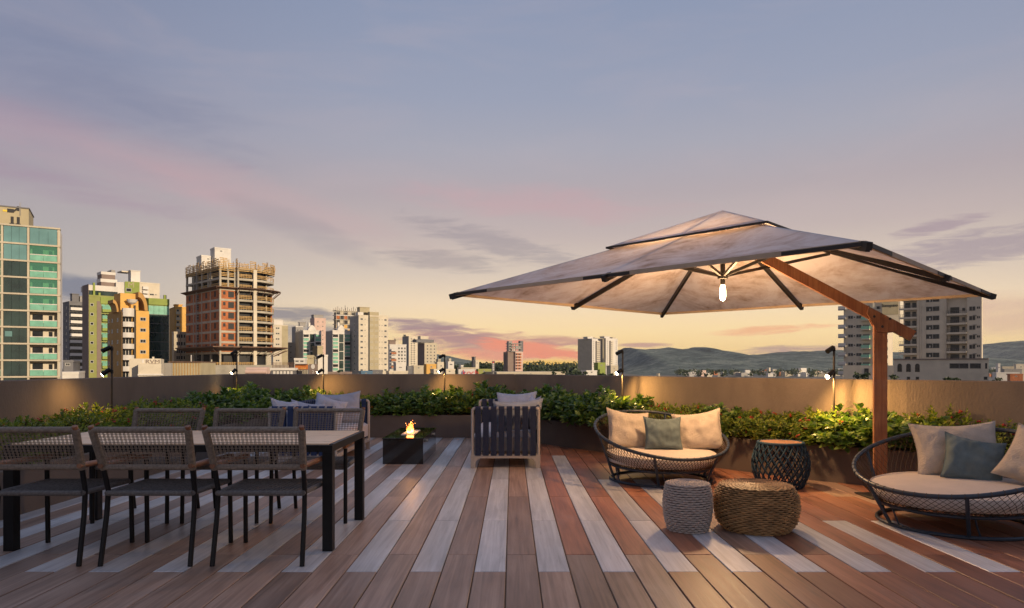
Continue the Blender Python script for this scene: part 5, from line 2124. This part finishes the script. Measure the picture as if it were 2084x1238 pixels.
# ---------------------------------------------------------------- fire table
GRAN = mat('black_granite', (.008, .007, .007), .10, .3, 60, spec=.6, coat=.4)
TOPG = mat('speckled_black_top', (.022, .020, .012), .07, .9, 130, spec=.8, coat=.6)
TRAY = mat('burner_tray', (.42, .41, .38), .4, .1, 20)
fp = thing('fire_table', 'black granite fire table with a small burning flame on top', 'fire pit', (-1.36, 8.58, 0))
b = MB()
b.bevbox(-.252, .252, 0, 1.43, 0, .312, .004)
b.build('body', GRAN, fp)
b = MB()
b.bevbox(-.26, .26, -.006, 1.437, .313, .328, .003)
b.build('top', TOPG, fp)
b = MB()
b.bevbox(-.085, .085, .36, 1.0, .329, .336, .003)
b.box(-.035, .035, .44, .92, .336, .340)
b.build('burner_tray', TRAY, fp)
for yy in (.28, 1.1):
    b = MB()
    b.tube([(.252, yy, .268), (.272, yy, .268)], .017, 10)
    b.tube([(.272, yy, .268), (.276, yy, .268)], .021, 10)
    b.build('knob', TRAY, fp, True)
mfl, t, p = principled('flame')
gen = t.n.new('ShaderNodeTexCoord').outputs['Generated']
sp = t.n.new('ShaderNodeSeparateXYZ')
t.set(sp.inputs[0], gen)
p.inputs['Base Color'].default_value = (.9, .4, .1, 1)
t.set(p.inputs['Emission Color'], t.ramp(sp.outputs[2], [(0, (1, .62, .20, 1)), (.35, (1, .50, .12, 1)), (.7, (1, .20, .03, 1)), (1, (.9, .08, .01, 1))]))
t.set(p.inputs['Emission Strength'], t.ramp(sp.outputs[2], [(0, (9, 9, 9, 1)), (.4, (5, 5, 5, 1)), (1, (1.3, 1.3, 1.3, 1))]))
tr = t.n.new('ShaderNodeBsdfTransparent')
mx = t.n.new('ShaderNodeMixShader')
t.set(mx.inputs[0], t.ramp(sp.outputs[2], [(0, (.95, .95, .95, 1)), (.5, (.8, .8, .8, 1)), (1, (.35, .35, .35, 1))]))
t.l.new(tr.outputs[0], mx.inputs[1])
t.l.new(p.outputs[0], mx.inputs[2])
t.l.new(mx.outputs[0], mfl.node_tree.nodes['Material Output'].inputs[0])
rf = random.Random(5)
for i in range(17):
    yy = rf.uniform(.52, .84)
    xx = rf.gauss(0, .022)
    hgt = rf.uniform(.05, .125) * (1.15 - 2.0 * abs(xx) / .1 * .3)
    ph = rf.uniform(0, 6)
    pts, rs = [], []
    for k in range(9):
        f = k / 8
        pts.append((xx + .016 * math.sin(ph + f * 4.5) * f, yy + .016 * math.cos(ph * 1.3 + f * 4) * f, .338 + hgt * f))
        rs.append(max(.0012, rf.uniform(.011, .016) * math.sin(PI * (f * .86 + .14)) ** 1.1 * (1 - f * .35)))
    b = MB()
    b.tube(pts, rs, 8)
    b.build('flame', mfl, fp, True)
for i in range(16):                            # loose sparks over the flame
    b = MB()
    x, y, z = rf.gauss(0, .035), rf.uniform(.5, .86), .40 + rf.random() * .10
    b.tube([(x, y, z), (x + rf.gauss(0, .004), y, z + rf.uniform(.006, .016))], [.0028, .0008], 4)
    b.build('spark', mfl, fp)
fl = bpy.data.lights.new('flame_light', 'POINT')
fl.energy = 7
fl.color = (1, .45, .14)
fl.shadow_soft_size = .06
flo = bpy.data.objects.new('flame_light', fl)
COL.objects.link(flo)
flo.parent = fp
flo.location = (0, .68, .52)

# ---------------------------------------------------------------- round daybeds
DBL = mat('blue_black_tube', (.022, .034, .050), .38, .15, 30, spec=.6)
CORD = mat('brown_cord', (.075, .046, .024), .8, .3, 50)
SEATC = mat('sand_cushion', (.61, .53, .46), .92, .05, 8, bump=.4, bscale=160, spec=.15)


def daybed(label, c, high, seed, mesh_wide, group='round basket daybeds'):
    r = thing('daybed', label, 'daybed', (c[0], c[1], 0), 0, group)
    RR, zc, amp = .70, .50, .195
    tilt = lambda a: amp * math.cos(a - high)
    rim = lambda a, rr=RR: Vector((rr * math.cos(a), rr * math.sin(a), zc + amp * math.cos(a - high)))
    LR, lz = .545, .175
    low = lambda a: Vector((LR * math.cos(a), LR * math.sin(a), lz + .02 * math.cos(a - high)))
    BR = .535
    b = MB()
    b.ring((0, 0, zc), RR, .0175, 72, 10, tilt=tilt)
    rimo = b.build('rim', DBL, r, True)
    # cord bindings round the rim
    b = MB()
    for k in range(58):
        a = 2 * PI * k / 58
        p0 = rim(a)
        er = Vector((math.cos(a), math.sin(a), 0))
        loop = [p0 + er * (.0192 * math.cos(q)) + Vector((0, 0, .0192 * math.sin(q))) for q in [2 * PI * j / 8 for j in range(8)]]
        b.tube(loop, .0022, 4, closed=True)
    b.build('binding', CORD, rimo)
    b = MB()
    b.ring((0, 0, lz), LR, .0140, 60, 8, tilt=lambda a: .02 * math.cos(a - high))
    b.build('lower_ring', DBL, r, True)
    b = MB()
    b.ring((0, 0, .0145), BR, .014, 60, 8)
    b.build('base_ring', DBL, r, True)
    for k in range(6):
        a = high + PI + R(28) + k * PI / 3
        b = MB()
        top, bot = rim(a), Vector((BR * math.cos(a + .06), BR * math.sin(a + .06), .018))
        b.tube([top, bot], .0140, 8)
        b.build('leg', DBL, r, True)
        b = MB()
        q = Vector((BR * .97 * math.cos(a + .2), BR * .97 * math.sin(a + .2), .02))
        b.tube([low(a + .12), low(a + .12).lerp(q, .5) - Vector((0, 0, .01)), q], .007, 6)
        b.build('stay', DBL, r, True)
    # basket of cords between the rim and the lower ring, crossing both ways
    n = 120 if not mesh_wide else 84
    tw = .20 if not mesh_wide else .34
    b = MB()
    cr = .0027 if not mesh_wide else .0021
    for k in range(n):
        a = 2 * PI * k / n
        for s in (-1, 1):
            p0, p1 = rim(a), low(a + s * tw)
            mid = rim(a + s * tw * .5).lerp(low(a + s * tw * .5), .5)
            mid = Vector((mid.x * 1.015, mid.y * 1.015, mid.z - .01))
            b.tube([p0, mid, p1], cr, 4, caps=False)
    b.build('basket', CORD, r, kind='stuff')
    b = MB()                                   # slung floor of the basket
    for k in range(22):
        q = -LR + 2 * LR * (k + .5) / 22
        h = math.sqrt(max(0, LR * LR - q * q))
        b.tube([(q, -h, lz), (q, h, lz)], .003, 4, caps=False)
        b.tube([(-h, q, lz + .004), (h, q, lz + .004)], .003, 4, caps=False)
    b.build('seat_net', CORD, r, kind='stuff')
    # round cushion
    b = MB()
    CR, z0, z1 = .59, .20, .315
    prof = [(CR - .05, z0), (CR - .015, z0 + .012), (CR, z0 + .04), (CR, z1 - .04), (CR - .012, z1 - .012), (CR - .045, z1)]
    prof += [(CR * q, z1 + .012 * (1 - q * q)) for q in (.8, .6, .4, .2, .02)]
    b.lathe(prof, 64)
    cu = b.build('seat_cushion', SEATC, r, True)
    cu.rotation_euler = (Matrix.Rotation(-.03, 3, Vector((-math.sin(high), math.cos(high), 0)))).to_euler()
    return r


daybed('round basket daybed with dark tubing and three pillows, by the curved planter', (1.60, 7.42), R(105), 1, False)
daybed('round open-net daybed under the umbrella post, cut by the right edge', (3.43, 5.33), R(35), 2, True)

g = 'pillows on the far round daybed'
pillow('scatter_pillow', 'large beige plush pillow at the left of the far daybed', BEIGE, .52, .46, .20, (1.29, 7.56, .30), (.35, -1), R(20), R(8), g, 1)
pillow('scatter_pillow', 'large beige plush pillow at the right of the far daybed', BEIGE, .53, .46, .20, (2.06, 7.50, .295), (-.35, -1), R(20), R(-9), g, 2)
pillow('scatter_pillow', 'small slate green pillow in the middle of the far daybed', TEAL, .415, .375, .15, (1.635, 7.40, .315), (.03, -1), R(18), R(1), g, 3)
g = 'pillows on the near round daybed'
pillow('scatter_pillow', 'large beige plush pillow leaning at the back of the right-hand daybed', BEIGE, .66, .47, .20, (3.68, 5.62, .315), (-.25, -1), R(22), R(-3), g, 4)
pillow('scatter_pillow', 'small slate blue pillow in front of the beige one on the right-hand daybed', TEAL, .43, .40, .16, (3.62, 5.42, .30), (-.30, -1), R(28), R(12), g, 5)
pillow('scatter_pillow', 'large beige plush pillow at the right edge of the photo on the right-hand daybed', BEIGE, .56, .45, .22, (3.86, 5.10, .315), (-.75, -.8), R(26), R(20), g, 6)

g = 'pillows on the left strap sofa'
pillow('throw_pillow', 'pale lilac pillow at the left end of the blue strap sofa', LILAC, .50, .44, .16, (-2.72, 8.48, .40), (.9, -.3), R(20), R(8), g, 11)
pillow('throw_pillow', 'pale grey pillow lying low in the middle of the blue strap sofa', GREYC, .48, .40, .16, (-2.60, 8.85, .40), (.7, -.7), R(24), R(10), g, 12)
pillow('throw_pillow', 'pale blue-grey pillow standing on one corner on the blue strap sofa', LILAC, .44, .42, .15, (-2.52, 9.25, .42), (.5, -.85), R(16), R(20), g, 13)
pillow('throw_pillow', 'large lilac grey pillow against the far arm of the blue strap sofa', GREYC, .62, .46, .17, (-2.46, 9.85, .40), (.15, -1), R(14), R(-4), g, 14)
pillow('throw_pillow', 'small dark blue pillow tucked behind the near arm of the blue strap sofa', BLUEC, .36, .34, .12, (-2.36, 8.60, .40), (.6, -.8), R(20), R(5), g, 15)
g = 'pillows on the right strap sofa'
pillow('throw_pillow', 'pale lilac pillow leaning highest against the far arm of the navy strap sofa', LILAC, .60, .46, .17, (.06, 9.92, .40), (-.25, -1), R(12), R(-2), g, 16)
pillow('throw_pillow', 'pale grey pillow lying flat along the near arm of the navy strap sofa', GREYC, .66, .42, .17, (.05, 8.62, .41), (-.35, 1), R(18), R(2), g, 17)
pillow('throw_pillow', 'narrow pale pillow turned on edge against the back of the navy strap sofa', LILAC, .42, .40, .14, (.20, 9.15, .42), (-1, -.35), R(16), R(12), g, 18)
pillow('throw_pillow', 'grey pillow by the far end of the back of the navy strap sofa', GREYC, .44, .42, .15, (.24, 9.5, .40), (-1, -.2), R(16), R(-4), g, 19)


# ---------------------------------------------------------------- wicker stools and the side table
def wicker(name, label, loc, prof, rows, cols, amp, m_, mt, top_label_rows, cat, tall):
    """basket-woven drum: every strand of the weave stands proud of the stakes it passes"""
    r = thing(name, label, cat, loc)
    H = prof[-1][1]

    def rad(z):
        for (r0, z0), (r1, z1) in zip(prof, prof[1:]):
            if z <= z1:
                t_ = (z - z0) / (z1 - z0)
                t_ = t_ * t_ * (3 - 2 * t_) * .4 + t_ * .6
                return r0 + (r1 - r0) * t_
        return prof[-1][0]
    b = MB()
    rowh = H / rows
    for k in range(rows):                      # each row is one woven strand
        zc_ = (k + .5) * rowh
        pts = []
        seg = cols * 4
        for j in range(seg):
            a = 2 * PI * j / seg
            wv = math.cos(cols / 2 * a * 2 / 2 * 2 / 2 + PI * (k % 2))
            rr = rad(zc_) + amp * wv
            pts.append((rr * math.cos(a), rr * math.sin(a), zc_ + rowh * .08 * math.sin(a * 5 + k)))
        b.tube(pts, rowh * .46, 5, closed=True)
    b.build('weave', m_, r, True, kind='stuff')
    b = MB()
    b.lathe([(rad(H * f) - amp * 1.6 - rowh * .3, max(.004, H * f - .004)) for f in [i / 12 for i in range(13)]], 40)
    b.build('liner', mt, r, True)
    # top: concentric coils
    b = MB()
    R0 = rad(H) + rowh * .2
    nc = top_label_rows
    for k in range(nc):
        rr = R0 * (1 - (k + .3) / nc)
        if rr < .006:
            continue
        seg = max(16, int(cols * 3 * rr / R0))
        pts = []
        for j in range(seg):
            a = 2 * PI * j / seg
            pts.append((rr * math.cos(a), rr * math.sin(a), H + .002 + .0025 * math.cos(a * cols / 2 + PI * (k % 2)) - .010 * (rr / R0) ** 6))
        b.tube(pts, R0 / nc * .58, 5, closed=True)
    b.build('top', m_, r, True)
    return r


WGR = mat('grey_wicker', (.46, .385, .33), .75, .15, 40)
WGI = mat('grey_wicker_core', (.06, .045, .038), .8)
WBR = mat('brown_rattan', (.37, .21, .085), .5, .45, 14, spec=.45)
WBI = mat('brown_rattan_core', (.06, .03, .012), .8)
wicker('wicker_stool', 'tall slim grey wicker stool left of the brown rattan pouf', (1.312, 5.14, 0),
       [(.140, 0), (.166, .10), (.176, .19), (.168, .29), (.152, .355)], 21, 40, .0060, WGR, WGI, 13, 'stool', True)
wicker('rattan_pouf', 'wide brown rattan pouf right of the grey stool', (1.836, 5.18, 0),
       [(.235, 0), (.285, .07), (.305, .17), (.297, .26), (.255, .335)], 24, 52, .0075, WBR, WBI, 18, 'pouf', False)

BRP = mat('blue_rope', (.008, .042, .070), .6, .25, 40, bump=.5, bscale=200)
OTOP = wood('side_table_wood', (.40, .19, .085), (.48, .24, .11), (.55, .29, .14), .5, (30, 2, 30))
sd = thing('side_table', 'round blue rope side table with a wooden top in front of the planter', 'side table', (2.725, 6.98, 0))
b = MB()
b.lathe([(.19, .437), (.205, .440), (.205, .452), (.200, .455)], 40)
b.build('tabletop', OTOP, sd)
b = MB()
b.ring((0, 0, .446), .216, .0155, 48, 8)
b.build('top_ring', BRP, sd, True)
b = MB()
b.ring((0, 0, .012), .200, .012, 48, 8)
b.build('base_ring', BRP, sd, True)
rad = lambda f: .205 + .068 * math.sin(PI * (f * .92 + .04)) + .006 * f
for s in (-1, 1):
    for k in range(24):
        pts = []
        a0 = 2 * PI * k / 24
        for j in range(11):
            f = j / 10
            a = a0 + s * (f * .95)
            # ropes sway in and out where they cross
            rr = rad(f) + .004 * s * math.cos(f * 7.5 * PI * .95)
            pts.append((rr * math.cos(a), rr * math.sin(a), .012 + .428 * f))
        b = MB()
        b.tube(pts, .0075, 6, caps=False)
        b.build('rope', BRP, sd, True)

# ---------------------------------------------------------------- cantilever umbrella
d_ = .75
L_ = Vector((-.785 * d_, 9.396 * d_))
N_ = Vector((2.827 * d_, 5.51 * d_))
R_ = Vector((6.53 * d_, 9.396 * d_))
F_ = Vector((2.807 * d_, 12.84 * d_))
Cc = (L_ + R_ + N_ + F_) / 4
corners = [q - Cc for q in (L_, N_, R_, F_)]
ZR, ZA = EH + d_, 2.80
um = thing('cantilever_umbrella', 'large square cantilever umbrella with pale canopy on an orange wood post', 'umbrella', (3.45, 6.45, 0))
O = Vector((Cc.x - 3.45, Cc.y - 6.45, 0))
mcan, t, p = principled('canopy_cloth')
tcg = t.n.new('ShaderNodeTexCoord').outputs['Object']
nz = t.noise(tcg, 1.6, 8, .68, .9)
nz2 = t.noise(t.mapping(tcg, scale=(1, 1, 2.5)), 4.5, 7, .7, .5)
stain = t.math('ADD', t.math('MULTIPLY', nz, .65), t.math('MULTIPLY', nz2, .35))
cc = t.ramp(stain, [(.36, (.42, .31, .24, 1)), (.46, (.66, .56, .51, 1)), (.56, (.80, .735, .71, 1))])
t.set(p.inputs['Base Color'], cc)
p.inputs['Roughness'].default_value = .95
p.inputs['Specular IOR Level'].default_value = .1
tl = t.n.new('ShaderNodeBsdfTranslucent')
t.set(tl.inputs[0], cc)
mx = t.n.new('ShaderNodeMixShader')
mx.inputs[0].default_value = .24
t.l.new(p.outputs[0], mx.inputs[1])
t.l.new(tl.outputs[0], mx.inputs[2])
t.l.new(mx.outputs[0], mcan.node_tree.nodes['Material Output'].inputs[0])


def canopy_sheet(scale0, scale1, zi, zo, sag, n=10):
    """four gores between an inner and an outer square, a little slack between the ribs"""
    b = MB()
    for q in range(4):
        A, B_ = corners[q], corners[(q + 1) % 4]
        vs, fs = [], []
        for i in range(n + 1):
            f = i / n
            s = scale0 + (scale1 - scale0) * f
            z = zi + (zo - zi) * f
            for j in range(2 * n + 1):
                g_ = j / (2 * n)
                P = A.lerp(B_, g_) * s
                slack = sag * math.sin(PI * ((g_ * 2) % 1.0)) * math.sin(PI * min(1, f * .9 + .05)) if sag else 0
                vs.append((O.x + P.x, O.y + P.y, z - slack))
        m_ = 2 * n + 1
        for i in range(n):
            for j in range(2 * n):
                a = i * m_ + j
                fs.append((a, a + 1, a + m_ + 1, a + m_))
        b.add(vs, fs)
    return b


zat = lambda s: ZA + (ZR - ZA) * s
b = canopy_sheet(.36, 1.0, zat(.36) - .05, ZR, .045)
b.build('canopy', mcan, um, True)
b = canopy_sheet(.0, .43, ZA, zat(.43) - .008, .008, 6)
b.build('vent_cap', mcan, um, True)
TRIM = mat('dark_trim', (.028, .022, .018), .6)
TAN = mat('tan_hem', (.50, .38, .27), .8)
b = MB()
for q in range(4):
    A, B_ = corners[q], corners[(q + 1) % 4]
    for g0, g1 in ((0, .5), (.5, 1)):
        P0, P1 = A.lerp(B_, g0), A.lerp(B_, g1)
        b.beam((O.x + P0.x, O.y + P0.y, ZR - .012), (O.x + P1.x, O.y + P1.y, ZR - .012), .016, .034)
b.build('hem', TAN, um)
for q in range(4):
    A, B_ = corners[q], corners[(q + 1) % 4]
    for g0, g1 in ((0, .13), (.44, .56), (.87, 1)):
        P0, P1 = A.lerp(B_, g0) * 1.002, A.lerp(B_, g1) * 1.002
        b = MB()
        b.beam((O.x + P0.x, O.y + P0.y, ZR - .014), (O.x + P1.x, O.y + P1.y, ZR - .014), .018, .026)
        b.build('edge_band', TRIM, um)
b = MB()
for q in range(4):
    A, B_ = corners[q] * .432, corners[(q + 1) % 4] * .432
    b.beam((O.x + A.x, O.y + A.y, zat(.43) - .016), (O.x + B_.x, O.y + B_.y, zat(.43) - .016), .012, .018)
b.build('vent_hem', TRIM, um)
# eight ribs and their struts
hub = Vector((O.x, O.y, EH + 183 / F * Cc.y))
RIB = mat('dark_rib', (.022, .018, .016), .5)
for q in range(4):
    for P in (corners[q], corners[q].lerp(corners[(q + 1) % 4], .5)):
        e = P * 1.012
        a0 = Vector((O.x + P.x * .05, O.y + P.y * .05, zat(.05) - .10))
        a1 = Vector((O.x + e.x, O.y + e.y, ZR - .045))
        b = MB()
        b.beam(a0, a1, .030, .046)
        rb = b.build('rib', RIB, um)
        b = MB()
        s1 = a0.lerp(a1, .36)
        b.beam(hub + (s1 - hub).normalized() * .03, s1 - Vector((0, 0, .03)), .022, .03)
        b.build('strut', RIB, rb)
        b = MB()
        dirv = (a1 - a0).normalized()
        b.beam(a1 - dirv * .08 + Vector((0, 0, .012)), a1 + dirv * .02 + Vector((0, 0, .012)), .036, .050)
        b.build('end_cap', TRIM, rb)
b = MB()
b.lathe([(.024, hub.z - .055), (.024, ZA - .08)], 14, c=(O.x, O.y))
b.lathe([(.03, hub.z - .03), (.052, hub.z - .022), (.052, hub.z + .022), (.03, hub.z + .03)], 16, c=(O.x, O.y))
b.build('mast_hub', RIB, um, True)
# post, arm and clamp plates
POST = wood('post_wood', (.22, .080, .030), (.34, .135, .052), (.45, .20, .08), .55, (40, 40, 2.0))
pr = R(28)
axx = Vector((math.cos(pr), math.sin(pr), 0))
arm_dir = Vector((-O.x, -O.y, 1.665 - (ZA - .26)))
arm0 = Vector((O.x, O.y, ZA - .26))
arm1 = arm0 + arm_dir * 1.0
arm_end = arm0 + arm_dir * 1.19
b = MB()
M = Matrix.Rotation(math.atan2(-O.y, -O.x), 4, 'Z')
b.box(-.055, .055, -.055, .055, 0, 1.61, M=M)
b.build('post', POST, um)
b = MB()
b.beam(arm0 + arm_dir * .06, arm_end, .075, .098)
b.build('arm', POST, um)
flat = Vector((-O.x, -O.y, 0)).normalized()
side = Vector((-flat.y, flat.x, 0))
sl = arm_dir.normalized()
for s in (-1, 1):
    b = MB()
    # six-cornered plate lying along the arm and down the post
    base = Vector((0, 0, 1.665))
    pl = [(-.10, .052), (.125, .052), (.135, -.04), (.06, -.125), (-.03, -.125), (-.115, -.02)]
    up_ = Vector((0, 0, 1))
    vs = []
    for e in (.0385 if s > 0 else -.0385, .0665 if s > 0 else -.0665):
        for (u, v) in pl:
            P = base + side * e + flat * u + up_ * (v + (arm_dir.z / Vector((arm_dir.x, arm_dir.y)).length) * u * (1 if v > -.1 else .15))
            vs.append(P)
    n = 6
    fs = [tuple(range(n)) if s < 0 else tuple(reversed(range(n))), tuple(reversed(range(n, 2 * n))) if s < 0 else tuple(range(n, 2 * n))] + [(i, (i + 1) % n, n + (i + 1) % n, n + i) for i in range(n)]
    b.add(vs, fs)
    pt = b.build('clamp_plate', POST, um)
    for (u, v) in ((-.055, .02), (.075, -.005), (.012, -.075)):
        c0 = base + side * s * .066 + flat * u + up_ * v
        b = MB()
        b.tube([c0, c0 + side * s * .006], .012, 10)
        b.build('bolt', RIB, pt)
BRNP = mat('base_plate', (.03, .03, .03), .5)
b = MB()
b.box(-.16, .16, -.16, .16, .001, .012)
b.build('base_plate', BRNP, um)
# hanging bulb
bulb = thing('pendant_lamp', 'glowing pendant bulb hanging from the hub of the umbrella', 'lamp', (Cc.x, Cc.y, hub.z - .050))
b = MB()
b.lathe([(.020, -.035), (.024, -.02), (.024, .0), (.023, .004)], 16)
b.build('socket', RIB, bulb, True)
b = MB()
b.lathe([(.004, -.195), (.018, -.190), (.028, -.172), (.031, -.13), (.030, -.09), (.025, -.055), (.019, -.036)], 20)
b.build('bulb', emat('bulb_glow', (1.0, .78, .42), 14), bulb, True)
bl = bpy.data.lights.new('bulb_light', 'POINT')
bl.specular_factor = 0.25
bl.energy = 135
bl.color = (1.0, .60, .29)
bl.shadow_soft_size = .10
blo = bpy.data.objects.new('bulb_light', bl)
COL.objects.link(blo)
blo.parent = bulb
blo.location = (0, 0, -.26)
